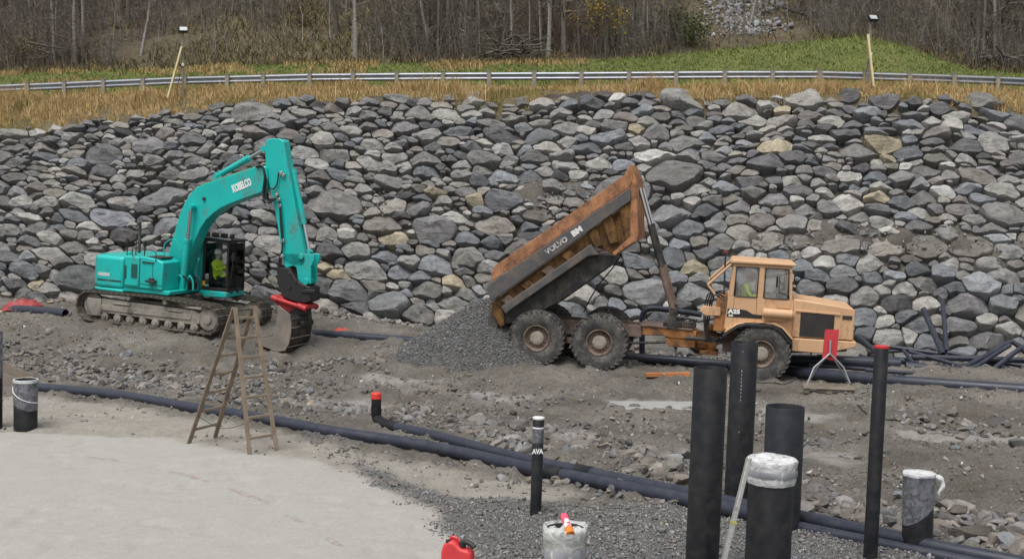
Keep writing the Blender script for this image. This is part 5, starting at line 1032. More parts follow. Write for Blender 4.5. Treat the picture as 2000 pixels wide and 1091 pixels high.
def build_truck():
    P0 = at(1045, 713, 32.62); P1 = at(1485, 745.5, 31.6); h, l = frame_of(P0, P1, 0); T = Frame(P0 + l * 1.2, h, l); tr = T.tr
    root = empty('dump_truck', mtx=T.matrix()); tag(root, 'faded orange articulated dump truck tipping gravel with its body raised', 'dump truck')
    # wheels
    r = .745; tm = MB(); prof = [(.34, -.19), (.40, -.235), (.52, -.262), (.62, -.262), (.70, -.245), (.735, -.20), (.742, 0), (.735, .20), (.70, .245), (.62, .262), (.52, .262), (.40, .235), (.34, .19)]
    tm.lathe(prof, (0, 0, 0), 'w', 48)
    for k in range(32):
        for sg in (-1, 1):
            a = 2 * math.pi * (k + (.25 if sg > 0 else -.25)) / 32; m = Matrix.Rotation(-a, 3, 'Y'); tm.box(m @ Vector((.736, sg * .135, 0)), (.05, .235, .075), m @ Matrix.Rotation(sg * .5, 3, 'X')); tm.box(m @ Vector((.700, sg * .240, 0)), (.085, .03, .055), m @ Matrix.Rotation(sg * .45, 3, 'Z'))
    tyre = tm.mesh('wheel', 40)
    rm = MB(); rm.lathe([(.345, -.20), (.36, -.225), (.335, -.23), (.315, -.20), (.30, -.12), (.27, -.10), (.20, -.12), (.19, -.13), (0, -.13)], (0, 0, 0), 'w', 32)
    for k in range(14): a = 2 * math.pi * k / 14; rm.box((math.cos(a) * .235, -.12, math.sin(a) * .235), (.035, .035, .035))
    rim = rm.mesh('rim', 40); hm = MB(); hm.lathe([(.19, -.12), (.185, -.165), (.165, -.178), (.08, -.182), (0, -.182)], (0, 0, 0), 'w', 22)
    for k in range(8): a = 2 * math.pi * k / 8; hm.box((math.cos(a) * .13, -.183, math.sin(a) * .13), (.02, .012, .02))
    hub = hm.mesh('hub', 40)
    for s_ in (0, 1.68, 5.89):
        for sg in (-1, 1):
            w = link_mesh('wheel', tyre, M['tyre'], root); w.location = (s_, sg * .96, r - .02); w.rotation_euler = (0, RND.uniform(0, 6), 0 if sg < 0 else math.pi); link_mesh('rim', rim, M['rim'], w); link_mesh('hub', hub, M['hub'], w)
    # rear chassis, bogie, hitch
    t = MB()
    for w_ in (-.46, .38): t.prism([(-.5, .92), (.2, 1.20), (2.3, 1.19), (2.75, 1.17), (2.75, .86), (1.2, .84), (-.4, .70)], w_, w_ + .08)
    t.box((1.1, -.04, 1.0), (.2, .8, .3)); t.box((-.3, -.04, .9), (.2, .8, .3)); t.build('rear_frame', M['chassis_grey'], root, bevel=.015)
    for s_ in (0, 1.68, 5.89):
        t = MB(); t.tube([(s_, -.75, .72), (s_, .75, .72)], .13, 14); t.lathe([(0, -.28), (.2, -.25), (.28, 0), (.2, .25), (0, .28)], (s_, 0, .72), 's', 16); t.build('axle', M['steel_dark'], root)
    t = MB(); t.bar((0, -.62, .66), (1.68, -.62, .66), .12, .16); t.bar((0, .62, .66), (1.68, .62, .66), .12, .16); t.build('bogie_beam', M['chassis_grey'], root, bevel=.02)
    t = MB(); t.prism([(2.76, 1.17), (4.20, 1.13), (4.20, .90), (3.5, .90), (3.3, .95), (2.76, .93)], -.52, .46); t.prism([(3.36, .895), (4.18, .895), (4.18, .68), (3.5, .66)], -.50, .42); ch = t.build('hitch_frame', M['chassis'], root, bevel=.02)
    t = MB(); t.prism([(2.7, 1.18), (4.1, 1.145), (4.1, 1.185), (2.7, 1.22)], -.56, .50); t.build('top_flange', M['chassis_grey'], ch)
    t = MB(); t.tube([(4.2, -.04, .86), (4.75, -.04, .82)], .26, 18); t.tube([(4.55, -.04, .5), (4.55, -.04, 1.3)], .17, 16); t.box((4.55, -.04, .55), (.5, .6, .10)); t.box((4.7, -.04, 1.2), (.5, .6, .10)); t.build('articulation_joint', M['chassis'], root, bevel=.02)
    t = MB(); t.tube([(2.1, -.5, .66), (3.4, -.5, .78)], .035, 8); t.build('brake_rod', M['steel_dark'], root)
    t = MB(); t.tube([(3.9, -.62, .95), (4.95, -.62, .95)], .06, 12); t.tube([(3.9, .55, .95), (4.95, .55, .95)], .06, 12); t.build('steering_cylinder', M['steel_dark'], root)
    # body: side boards, rails, ribs, floor, headboard, chute lip
    sb = T.poly([(958, 551), (960, 531), (967, 518), (1100, 427), (1220, 341), (1230, 320), (1236, 345), (1231, 365)], -1.27)
    rl = T.poly([(950, 563), (957, 553), (1231, 366.5), (1233, 391), (961, 588)], -1.27)
    lw = T.poly([(961, 589), (1233, 392.5), (1243, 466), (1200, 498), (1157, 480), (983, 603)], -1.27)
    bmq = T.poly([(979, 600), (983, 596), (1155, 476), (1162, 489), (1170, 497), (1150, 500), (1000, 603), (988, 613)], -1.2)
    fl = T.poly([(981, 610), (1000, 602), (1150, 500), (1170, 497), (1200, 500), (1192, 520), (1090, 592), (1010, 630), (985, 632)], -.9)
    body = empty('body'); body.parent = root
    for sg in (-1, 1):
        def P(poly, a, b, nm, mat, bev=.01, par=None):
            t = MB(); t.prism(poly, sg * a, sg * b); return t.build(nm, mat, par or body, bevel=bev)
        P(sb, 1.25, 1.19, 'side_board', M['side_orange']); rr_ = P(rl, 1.33, 1.19, 'side_rail', M['rail_grey'], .02)
        P(lw, 1.14, 1.08, 'side_panel', M['rust_yellow']); P(bmq, 1.26, .98, 'bottom_beam', M['rail_grey'], .03)
        # folded ribs at the front of the body
        a0, a1 = tr(1143, 452, -1.27), tr(1232, 392, -1.27); b0, b1 = tr(1160, 484, -1.27), tr(1243, 466, -1.27)
        for k, (t0, t1) in enumerate(((.02, .22), (.36, .58), (.74, .98))):
            P([lerp2(a0, a1, t0), lerp2(a0, a1, t1), lerp2(b0, b1, t1), lerp2(b0, b1, t0)], 1.24, 1.14, 'rib', M['rust_yellow'], .03)
        c0, c1 = tr(972, 590, -1.27), tr(1130, 474, -1.27); e0, e1 = tr(985, 600, -1.27), tr(1148, 486, -1.27)
        for k in range(4):
            t0, t1 = k * .25 + .03, k * .25 + .13; P([lerp2(c0, c1, t0), lerp2(c0, c1, t1), lerp2(e0, e1, t1), lerp2(e0, e1, t0)], 1.23, 1.14, 'rib', M['rust_yellow'] if k % 2 else M['chassis_grey'], .02)
    t = MB(); t.prism(fl, -1.0, 1.0); t.build('floor', M['steel_dark'], body, bevel=.03)
    hd_ = T.poly([(1231, 365), (1236, 345), (1230, 320), (1244, 352), (1247, 470), (1236, 474), (1200, 500), (1196, 494), (1231, 462)], -1.27)
    t = MB(); t.prism(hd_, -1.25, 1.25); t.build('headboard', M['side_orange'], body, bevel=.02)
    t = MB(); t.prism(T.poly([(960, 590), (976, 600), (984, 612), (986, 634), (978, 640), (962, 612)], -1.1), -1.12, 1.12); t.build('tail_lip', M['rust_yellow'], body, bevel=.02)
    t = MB(); t.prism(T.poly([(958, 600), (972, 604), (976, 634), (968, 650), (950, 640)], -1.0), -1.0, 1.0); o_ = t.build('load', M['soil'], body, bevel=.05)
    d = Vector((rl[2][0] - rl[1][0], 0, rl[2][1] - rl[1][1])).normalized(); ca = tr(1096, 470.5, -1.33); cb_ = tr(1127, 449.5, -1.33)
    up = Vector((-d.z, 0, d.x))
    ca = tr(1087, 479.5, -1.33); put_text('VOLVO', .20, M['faded_white'], body, (ca[0], -1.337, ca[1]), d, up, .008, (1.02, .95)); cb_ = tr(1127, 452, -1.33); put_text('BM', .20, M['white'], body, (cb_[0], -1.337, cb_[1]), d, up, .012, (1.15, 1.0))
    # hoist rams
    for w_ in (-.60, .60):
        a, b = tr(1314, 606, -.7), tr(1248.6, 367, -.7); a, b = Vector((a[0], w_, a[1])), Vector((b[0], w_, b[1])); m1, m2 = a.lerp(b, .37), a.lerp(b, .70)
        t = MB(); t.tube([a, m1], .085, 14); t.tube([a - Vector((.0, .11, 0)), a + Vector((0, .11, 0))], .10, 12); c = t.build('hoist_cylinder', M['chassis_grey'], root)
        t = MB(); t.tube([m1, m2], .068, 14); t.tube([m1 - (m2 - m1).normalized() * .05, m1], .095, 14); t.build('stage', M['steel_dark'], c); t = MB(); t.tube([m2, b], .048, 12); t.build('rod', M['chrome'], c)
        t = MB(); t.prism([(a.x - .14, 1.18), (a.x + .14, 1.17), (a.x + .07, a.z + .06), (a.x - .07, a.z + .06)], w_ - .16, w_ - .12); t.build('trunnion', M['steel_dark'], c)
    P = [tr(*p, -.3) for p in [(1212, 500), (1195, 525), (1170, 555), (1150, 588), (1140, 610)]]; t = MB(); t.tube(smooth_path([(a, -.3, b) for a, b in P], 3), .018, 7); t.build('safety_cable', M['hose'], root)
    # front unit
    t = MB(); t.prism([(4.9, .62), (6.66, .72), (8.1, .86), (8.1, 1.1), (4.9, 1.1)], -.5, .5); t.build('front_frame', M['chassis_grey'], root, bevel=.02)
    W = 1.02; cab = empty('cab'); cab.parent = root
    def side(poly, w0, w1, nm, mat=None, par=None, bev=.012):
        t = MB(); t.prism(poly, w0, w1); return t.build(nm, mat or M['peach'], par or cab, bevel=bev)
    for sg in (-1, 1):
        a, b = sg * W, sg * (W - .05)
        side([(4.90, 1.30), (5.02, 1.30), (5.3, 1.46), (6.3, 1.46), (6.64, 1.20), (6.64, 2.06), (6.60, 2.16), (4.975, 2.16)], a, b, 'lower_panel')
        side([(4.975, 2.162), (5.10, 2.162), (5.13, 2.948), (5.05, 2.948)], a, b, 'rear_pillar'); side([(5.71, 2.162), (5.86, 2.162), (5.86, 2.948), (5.71, 2.948)], a, b, 'door_pillar')
        side([(6.52, 2.162), (6.60, 2.162), (6.55, 2.948), (6.48, 2.948)], a, b, 'front_pillar'); side([(5.05, 2.95), (6.55, 2.95), (6.55, 3.02), (5.05, 3.02)], a, b, 'roof_rail')
        for s0, s1 in ((5.115, 5.71), (5.86, 6.50)):
            g = .012; c = sg * (W + .004); t = MB(); loopp = [(s0 + .02, 2.17), (s1 - .02, 2.17), (s1 + (.0 if s0 < 5.5 else -.03), 2.94), (s0 + .02, 2.94)]
            for k in range(4): p, q = loopp[k], loopp[(k + 1) % 4]; t.bar((p[0], c, p[1]), (q[0], c, q[1]), .022, .03, (0, 1, 0))
            t.build('window_seal', M['black'], cab, bevel=.008); t = MB(); t.prism(loopp, sg * (W - .02), sg * (W - .028)); t.build('window_glass', M['sky_veil_glass'], cab)
    for s0, z0, z1, nm in ((4.96, 1.3, 2.16, 'rear_wall'), (6.60, 1.5, 2.16, 'front_wall')):
        t = MB(); t.box((s0 + .02, 0, (z0 + z1) / 2), (.05, 2 * W - .11, z1 - z0)); t.build(nm, M['peach'], cab)
    t = MB(); t.box((6.54, 0, 2.56), (.008, 1.9, .75)); t.build('windscreen', M['sky_veil_glass'], cab); t = MB(); t.box((5.03, 0, 2.56), (.008, 1.9, .75)); t.build('rear_window', M['sky_veil_glass'], cab)
    t = MB(); t.prism([(4.98, 3.024), (6.62, 3.024), (6.66, 3.06), (6.62, 3.10), (5.02, 3.12), (4.96, 3.07)], -1.08, 1.08); t.build('roof', M['peach'], cab, bevel=.03)
    t = MB(); t.box((5.38, -.60, 1.80), (.5, .55, .16)); t.box((5.16, -.60, 2.15), (.12, .5, .7)); t.build('seat', M['trouser'], cab, bevel=.04)
    t = MB(); t.tube([(6.2, -.60, 1.7), (6.05, -.60, 2.25)], .03, 8); m = Matrix.Rotation(-.45, 3, 'Y'); t.tube([Vector((6.04, -.60, 2.27)) + m @ Vector((.2 * math.cos(k * .3927), .2 * math.sin(k * .3927), 0)) for k in range(17)], .015, 6, False); t.box((6.4, 0, 2.05), (.25, 1.8, .3)); t.build('dashboard', M['black'], cab, bevel=.01)
    t = MB(); t.box((6.18, -1.16, 2.62), (.05, .14, .28)); t.tube([(6.52, -1.06, 2.86), (6.24, -1.18, 2.78), (6.24, -1.18, 2.36), (6.52, -1.06, 2.24)], .012, 7); t.build('wing_mirror', M['black'], cab, bevel=.01)
    # fenders
    arch_o = [(4.88, 1.15), (5.26, 1.42), (5.45, 1.50), (6.15, 1.50), (6.36, 1.40), (6.66, 1.08)]; arch_i = [(4.86, 1.06), (5.22, 1.34), (5.45, 1.415), (6.15, 1.415), (6.33, 1.32), (6.66, .98)]
    for sg in (-1, 1):
        side(arch_o + list(reversed(arch_i)), sg * 1.24, sg * .62, 'fender', M['black'], root, .015)
        side([(4.95, 1.30), (5.28, 1.50), (6.2, 1.56), (6.42, 1.45), (6.66, 1.2), (6.66, 1.13), (6.38, 1.42), (6.15, 1.51), (5.45, 1.51), (5.24, 1.43), (4.92, 1.20)], sg * 1.20, sg * 1.021, 'fender_skirt', M['peach'], root, .012)
    # hood, grille, bumper
    hood = side([(6.645, 1.20), (8.19, 1.22), (8.18, 2.00), (8.10, 2.04), (6.90, 2.17), (6.645, 2.18)], -1.04, 1.04, 'hood', None, root, .025)
    side([(6.66, .84), (7.46, .83), (8.26, 1.05), (8.26, 1.195), (6.66, 1.185)], -1.07, 1.07, 'bumper', None, root, .025)
    g0, g1 = (6.83, 1.24), (7.68, 1.86); t = MB(); t.prism([g0, (g1[0], g0[1]), g1, (g0[0], g1[1])], -1.06, -1.041); gr = t.build('grille', M['mesh_grille'], hood)
    for k in range(17): t = MB(); t.bar((g0[0] + (g1[0] - g0[0]) * (k + .5) / 17, -1.063, g0[1]), (g0[0] + (g1[0] - g0[0]) * (k + .5) / 17, -1.063, g1[1]), .012, .012); t.build('grille_bar', M['steel_dark'], gr)
    t = MB(); t.bar((6.70, -1.055, 1.90), (7.82, -1.055, 1.87), .04, .05); t.bar((7.86, -1.045, 1.22), (7.86, -1.045, 1.98), .02, .015); t.bar((6.70, -1.05, 1.22), (6.70, -1.05, 1.9), .03, .05); t.build('hood_trim', M['peach'], hood, bevel=.01)
    t = MB(); t.box((8.0, -1.045, 1.80), (.24, .02, .10)); t.build('side_lamp', M['mesh_grille'], hood)
    t = MB(); t.tube([(5.86, -1.16, 1.80), (5.90, -1.16, 1.80), (6.60, -1.16, 1.79), (6.64, -1.16, 1.79)], [.09, .125, .125, .09], 18); t.box((6.2, -1.08, 1.66), (.5, .1, .1)); t.build('air_tank', M['peach'], root, bevel=.005)
    t = MB(); t.prism([(4.97, 1.84), (5.30, 1.84), (5.45, 1.82), (5.62, 1.73), (5.86, 1.72), (5.86, 1.62), (4.955, 1.62)], -W - .006, -W - .001); dc = t.build('decal', M['black'], cab)
    put_text('A25', .145, M['white'], dc, (5.14, -W - .009, 1.765), (1, 0, 0), (0, 0, 1), .010, (1.25, 1.0)); put_text('6x6', .075, M['white'], dc, (5.06, -W - .009, 1.665), (1, 0, 0), (0, 0, 1), .004)
    t = MB(); t.box((6.38, -W - .012, 2.02), (.34, .02, .18)); t.build('hatch', M['peach'], cab, bevel=.01); t = MB(); t.box((5.16, -W - .02, 1.40), (.10, .03, .03)); t.build('door_handle', M['black'], cab)
    for s_ in (5.12, 5.70): t = MB(); t.bar((s_, -W - .003, 1.5), (s_, -W - .003, 2.15), .006, .012); t.build('door_seam', M['black'], cab)
    # behind the cab
    side([(4.25, 1.72), (4.35, 1.86), (4.78, 1.84), (4.80, 1.62), (4.40, 1.60)], -.95, -.55, 'step_guard', None, root, .02)
    side([(4.62, 1.2), (4.96, 1.2), (4.96, 2.1), (4.78, 2.12), (4.66, 1.9)], -.88, .88, 'tank', M['chassis'], root, .03)
    t = MB(); t.tube([(5.02, -.98, 3.02), (4.42, -.98, 2.42)], .035, 10); t.tube([(4.42, -.98, 2.42), (4.62, -.98, 2.18)], .03, 10); t.build('guard_bar', M['peach'], root); t = MB(); t.tube([(5.02, .98, 3.02), (4.42, .98, 2.42)], .035, 10); t.build('guard_bar', M['peach'], root)
    for k in range(4):
        t = MB(); t.tube(smooth_path([(4.90, -.9 + .05 * k, 2.3 - .1 * k), (4.62 - .05 * k, -.9, 2.2), (4.52 - .05 * k, -.85, 1.6), (4.5, -.8, 1.1 - .05 * k), (4.75, -.75, .98), (4.92, -.7, 1.3)], 5), .02, 7); t.build('hose', M['hose'], root)
    for k in range(5): t = MB(); t.tube(smooth_path([(3.4 + .15 * k, -.1 * k, 1.2), (3.6 + .15 * k, -.1 * k, 1.42), (4.2, -.1 * k, 1.38), (4.7, -.1 * k, 1.5)], 4), .03, 7); t.build('hose', M['hose'], root)
    t = MB(); t.box((3.55, -.35, 1.27), (.5, .3, .14)); t.box((4.0, -.3, 1.28), (.35, .25, .16)); t.build('valve_block', M['steel_dark'], root, bevel=.02)
    t = MB(); t.tube([(4.85, -.7, 2.2), (4.83, -.7, 3.25)], .022, 8); bp_ = t.build('beacon_post', M['steel_dark'], root); t = MB(); t.lathe([(0, -.05), (.05, -.03), (.05, .03), (0, .05)], (4.83, -.7, 3.30), 'z', 12); t.build('beacon', M['red'], bp_)
    seated_person(T, 5.38, -.62, 1.98, 'driver in yellow hi-vis jacket inside the dump truck cab', .06, .0, .98)
    return T
TRK = build_truck()
# ------------------------------------------------------------------ gravel heap, crushed gravel, rubble
def build_heap():
    rng = np.random.default_rng(21); cx, cy, H = -0.62, 34.0, 1.86
    def hz(x, y):
        a = np.arctan2(y - cy, x - cx); r = np.hypot(x - cx, y - cy); Rr = 2.5 + 0.35 * np.cos(a - math.pi) - 0.35 * np.sin(-a) * (np.sin(a) < 0) + 0.12 * fbm(np.cos(a) * 2 + 5, np.sin(a) * 2, 3, 5)
        t = np.clip(1 - r / Rr, 0, 1); return H * (t ** 1.0) * (1 - 0.10 * np.exp(-(r / .35) ** 2)) + 0.06 * fbm(x * 2.2, y * 2.2, 3, 6) * np.clip(t * 6, 0, 1) - 0.05 * (t <= 0)
    g = np.arange(-3, 3.01, .06); X, Y = np.meshgrid(cx + g, cy + g); Z = gz(X, Y) + hz(X, Y) - 0.04; n = len(g)
    i = np.arange((n - 1) ** 2); r, c = i // (n - 1), i % (n - 1); b = r * n + c; me = np_mesh('gravel_heap', np.stack([X - cx, Y - cy, Z], -1).reshape(-1, 3), np.stack([b, b + 1, b + n + 1, b + n], 1)); shade(me, 180)
    t = NT('gravel_core'); f = t.noise(t.coord(), 28, 5, .7); t.set(col=t.ramp(f, [(.3, (.06, .06, .058)), (.7, (.2, .195, .185))]), rough=.95, spec=.2, normal=t.bump(f, .9, .05))
    root = link_mesh('gravel_heap', me, t.m); root.location = (cx, cy, 0); tag(root, 'pile of crushed grey gravel heaped under the tipping truck body', 'gravel heap', kind='stuff')
    n = 21000; a = rng.uniform(0, 6.28, n); rr = 2.6 * np.sqrt(rng.uniform(0, 1, n)); x, y = cx + np.cos(a) * rr, cy + np.sin(a) * rr; k = hz(x, y) > -0.03 ; x, y = x[k], y[k]; n = len(x); s = np.exp(rng.normal(math.log(.026), .3, n))
    o = scatter('gravel', PEB, np.stack([x - cx, y - cy, gz(x, y) + hz(x, y) - .02], 1), s, grey_cols(n, rng, .155, .05, .0), rng, M['pebble'], root, 1.5); o['kind'] = 'stuff'
build_heap()
def in_poly(pts, n, rng):
    P = world_poly(pts); lo, hi = P.min(0), P.max(0); out = []
    while len(out) < n:
        x = rng.uniform(lo[0], hi[0], 4000); y = rng.uniform(lo[1], hi[1], 4000); k = sdist(P, x, y) > 0; out += list(zip(x[k], y[k]))
    return np.array(out[:n])
def gravel_and_rubble():
    rng = np.random.default_rng(31)
    # crushed gravel bed, foreground
    x = rng.uniform(-6, 9.5, 190000); y = 10.5 + 13 * rng.uniform(0, 1, 190000) ** 1.25; s, a, g, w = zones(x, y); k = rng.random(len(x)) < g * 0.75; k &= (np.abs(x) < 0.45 * y + 1.0); x, y = x[k][:62000], y[k][:62000]; n = len(x)
    sz = np.exp(rng.normal(math.log(.0195), .33, n)); z = gfull(x, y) + sz * .25
    tag(scatter('crushed_gravel', PEB, np.stack([x, y, z], 1), sz, grey_cols(n, rng, .185, .06, .02), rng, M['pebble'], None, 1.5), 'bed of crushed grey gravel around the standing pipes', 'gravel', kind='stuff')
    # small stones all over the churned dirt
    n = 34000; y = 15 + 25 * rng.uniform(0, 1, n) ** .8; x = rng.uniform(-.46, .46, n) * y; s, a, g, w = zones(x, y); cl = fbm(x * .6, y * .6, 3, 44); k = rng.random(n) < (1 - s) * (1 - .75 * a) * (1 - w) * np.clip(.35 + 2.4 * cl, .03, 1); x, y = x[k], y[k]; n = len(x)
    sz = np.exp(rng.normal(math.log(.030), .45, n)); z = gfull(x, y) + sz * .2
    tag(scatter('loose_stones', PEB, np.stack([x, y, z], 1), sz, np.where(rng.random((n, 1)) < .035, np.array([[.5, .49, .47, .5]]), grey_cols(n, rng, .17, .055, .06)), rng, M['pebble'], GROUND, 1.0), kind='stuff')
    # ridges of rubble
    Z = [([(80, 745), (300, 766), (520, 800), (720, 826), (740, 800), (500, 748), (250, 722), (80, 712)], 1500, .075, .4), ([(760, 822), (950, 868), (1340, 952), (1345, 890), (1150, 852), (950, 822), (800, 800)], 1300, .082, .5),
         ([(1565, 1000), (1700, 1028), (1840, 1060), (2000, 1088), (2040, 1030), (1850, 992), (1650, 955), (1570, 960)], 650, .085, .5), ([(-60, 625), (150, 645), (430, 668), (520, 692), (700, 700), (770, 725), (600, 762), (200, 722), (-60, 705)], 2200, .060, .45),
         ([(1735, 800), (2040, 830), (2040, 905), (1750, 872)], 420, .075, .45), ([(560, 720), (900, 750), (1200, 800), (1340, 860), (1100, 840), (800, 795), (600, 770)], 700, .055, .45), ([(1480, 800), (1740, 820), (1760, 930), (1560, 960), (1480, 900)], 350, .05, .45),
         ([(860, 905), (1040, 950), (1340, 992), (1340, 968), (1060, 925), (880, 893)], 110, .07, .4), ([(560, 855), (760, 880), (1000, 950), (900, 955), (700, 905)], 130, .04, .4)]
    P, S = [], []
    for poly, n, m, sd in Z:
        p = in_poly(poly, n, rng); cl = fbm(p[:, 0] * .7, p[:, 1] * .7, 3, 46); k = rng.random(n) < np.clip(.55 + 2.6 * cl, .05, 1); P.append(p[k]); S.append(np.exp(rng.normal(math.log(m), sd, int(k.sum()))))
    qf = rng.uniform(-60, 2060, 900); yf = np.array([wall_base(q_).y for q_ in qf]) - np.abs(rng.normal(0, .55, 900)); P.append(np.stack([(qf - 1000) / FPX * yf, yf], 1)); S.append(np.exp(rng.normal(math.log(.10), .45, 900)))
    P = np.concatenate(P); S = np.clip(np.concatenate(S), .02, .26)
    named = [(1228, 950, .24), (1896, 1046, .36), (1300, 925, .24), (1265, 905, .2), (1330, 945, .2), (1180, 872, .16), (745, 712, .2), (130, 730, .22), (420, 755, .18), (560, 792, .2), (1850, 1010, .2), (1650, 985, .22), (1700, 1000, .18), (1930, 1062, .18), (1865, 1066, .16), (430, 668, .2), (770, 945, .12)]
    Pn = np.array([tuple(on_ground(a, b))[:2] for a, b, c in named]); P = np.concatenate([Pn, P]); S = np.concatenate([np.array([c for a, b, c in named]), S])
    Zz = gfull(P[:, 0], P[:, 1]) + S * .10; order = np.argsort(-S); cols = grey_cols(len(P), rng, .180, .045, .07); big = order[:290]; rest = order[290:]
    meshes = []
    for V, F in CHUNK: meshes.append((V, F))
    Rm = rot_mats(len(big), rng, .35)
    for j, i in enumerate(big):
        V, F = meshes[j % len(meshes)]; asp = np.array([rng.uniform(.9, 1.35), rng.uniform(.75, 1.05), rng.uniform(.6, .95)]); W = (V * asp * S[i]) @ Rm[j].T
        me = np_mesh('stone', W, F, np.repeat(cols[i][None], len(V), 0)); shade(me, 30); o = link_mesh('stone', me, M['stone'], GROUND); o.location = (P[i, 0], P[i, 1], Zz[i])
    o = scatter('rubble', CHUNK, np.stack([P[rest, 0], P[rest, 1], Zz[rest]], 1), S[rest], cols[rest], rng, M['stone'], GROUND, .5); shade(o.data, 30); o['kind'] = 'stuff'
gravel_and_rubble()

# ------------------------------------------------------------------ pipes
def pe_mat(name, col, rough=.42):
    t = NT(name); v = t.coord(); f = t.noise(v, 5, 6, .65); sc = t.noise(t.coord('Object', (1, 1, .06)), 40, 4, .6); dust = t.ramp(f, [(.42, 0), (.75, 1)])
    c = t.mix(t.math('MULTIPLY', dust, .09), col, (.24, .225, .20)); c = t.mix(t.ramp(sc, [(.68, 0), (.74, .22)]), c, (.13, .13, .14)); t.set(col=c, rough=t.math('ADD', t.math('MULTIPLY', dust, .3), rough), spec=.35, normal=t.bump(f, .05, .01)); return t.m
M['pe'] = pe_mat('black_polythene', (.0085, .0095, .012)); M['pe_deep'] = pe_mat('deep_blue_black_polythene', (.013, .016, .022)); M['pe_blue'] = pe_mat('blue_black_polythene', (.028, .033, .050), .30)
def ground_pipe(pts, r, label, mat=None, name='drain_pipe', joints=(), embed=.80, extra=None, hollow=True, n=18, group=None):
    P = []
    for p in pts:
        g = on_ground(p[0], p[1], r * embed); P.append(Vector((g.x, g.y, g.z + r * embed)))
    return pipe3(P, r, label, mat, name, joints, extra, n, group)
def pipe3(P, r, label, mat=None, name='drain_pipe', joints=(), extra=None, n=18, group=None):
    O = P[0].copy(); P = [p - O for p in P]; P = smooth_path(P, 4) if len(P) > 2 else P; d0 = (P[1] - P[0]).normalized(); d1 = (P[-1] - P[-2]).normalized()
    t = MB(); t.tube([P[0] - d0 * .0] + P[1:], r, n, False)
    for e, d in ((P[0], d0), (P[-1], -d1)): t.tube([e, e, e + d * .0, e + d * .5], [r, r * .86, r * .86, r * .86], n, False)
    root = t.build(name, mat or M['pe_blue'], None, ang=40); root.location = O
    for f in joints:
        i = min(int(f * (len(P) - 1)), len(P) - 2); a = P[i]; d = (P[i + 1] - P[i]).normalized(); k = MB(); k.tube([a - d * .17, a - d * .165, a + d * .165, a + d * .17], [r * 1.02, r * 1.13, r * 1.13, r * 1.02], n); k.build('coupler', M['pe'], root)
    return tag(root, label, 'pipe', group)
ground_pipe([(70, 756), (160, 764), (250, 774), (380, 797), (480, 812), (560, 826), (650, 843), (760, 859), (880, 880), (960, 897), (1060, 920), (1150, 937), (1345, 977), (1480, 1005)], .115, 'long black pipe curving across the yard behind the stepladder', None, joints=(.79,))
p2 = ground_pipe([(764, 832), (850, 851), (950, 878), (1060, 905), (1140, 921), (1230, 940), (1345, 964), (1480, 992)], .105, 'black pipe with an upturned red-capped elbow, lying beside the longer pipe', None, joints=(.02, .58))
def elbow():
    a = Vector((0, 0, 0)); b = on_ground(735, 820, .1); b = Vector((b.x, b.y, b.z + .10)) - p2.location; top = at(735, 776, b.y + p2.location.y) - p2.location
    P = [a + (a - b) * -.1, b.lerp(a, .75), b.lerp(a, .45), b.lerp(a, .22) + Vector((0, 0, .01)), b + Vector((.01, 0, .06)), b + Vector((0, 0, .16)), b + Vector((0, 0, .28))]
    t = MB(); t.tube(smooth_path(P, 3), .105, 18, False); t.tube([b + Vector((0, 0, .24)), top], .098, 18); t.build('elbow', M['pe'], p2, ang=40)
    t = MB(); t.lathe([(0, .10), (.09, .10), (.102, .085), (.105, 0), (.105, -.02), (0, -.02)], tuple(top), 'z', 20); t.build('red_cap', plain('red_plastic_cap', (.72, .05, .03), .45, 0, .08, 5, 0), p2)
elbow()
ground_pipe([(1490, 990), (1560, 1008), (1690, 1036), (1760, 1052), (1860, 1074), (2060, 1112)], .10, 'upper of two black pipes running off past the right bagged pipe', None)
ground_pipe([(1490, 1008), (1560, 1028), (1690, 1055), (1760, 1070), (1900, 1098), (2060, 1130)], .08, 'lower of two black pipes half buried in gravel on the right', None, embed=.3)
pipe3([at(470, 640, 38.6), at(612, 651, 37.6), at(720, 659, 37.0), at(860, 670, 36.2)], .13, 'blue-black pipe lying at the wall foot between excavator and gravel heap', None, joints=())
ground_pipe([(1000, 684), (1120, 690), (1220, 697), (1425, 713)], .15, 'blue-black pipe lying behind the dump truck wheels', None)
ground_pipe([(1430, 716), (1540, 725), (1735, 743), (2000, 762), (2150, 775)], .155, 'longest blue-black pipe running off right along the ground', None)
ground_pipe([(20, 604), (70, 607), (128, 613)], .15, 'short dark pipe lying left of the excavator tracks', None)
def free_pipe(pts, r, label, name='drain_pipe', mat=None, joints=(), group=None): return pipe3([at(*p) for p in pts], r, label, mat, name, joints, None, 14, group)
free_pipe([(1540, 704, 33.6), (1636, 706, 33.5), (1757, 711, 33.3)], .175, 'thick black pipe in the stack just right of the truck', joints=(.4,))
free_pipe([(1768, 716, 32.7), (1960, 734, 32.2)], .15, 'thick black pipe resting on the long pipe at far right')
free_pipe([(1580, 712, 32.2), (1700, 721, 32.0)], .055, 'thin pipe lying along the long pipe below the red panel')
free_pipe([(1690, 722, 31.9), (1870, 734, 31.5)], .055, 'thin pipe lying on the long pipe right of the red-topped pole')
free_pipe([(1676, 656, 35.0), (1714, 690, 33.9)], .075, 'thin black pipe slanting down from the truck nose')
free_pipe([(1738, 677, 34.6), (1832, 690, 34.0)], .065, 'thin black pipe lying behind the red-topped pole')
free_pipe([(1765, 684, 34.2), (1784, 709, 33.4)], .055, 'short pipe offcut leaning steeply on the thick pipe')
free_pipe([(1776, 686, 34.3), (1880, 715, 33.2)], .06, 'thin black pipe sloping down to the right across the stack')
free_pipe([(1781, 697, 34.0), (1900, 700, 33.8), (2060, 705, 33.4)], .085, 'level black pipe behind the right pipe stack')
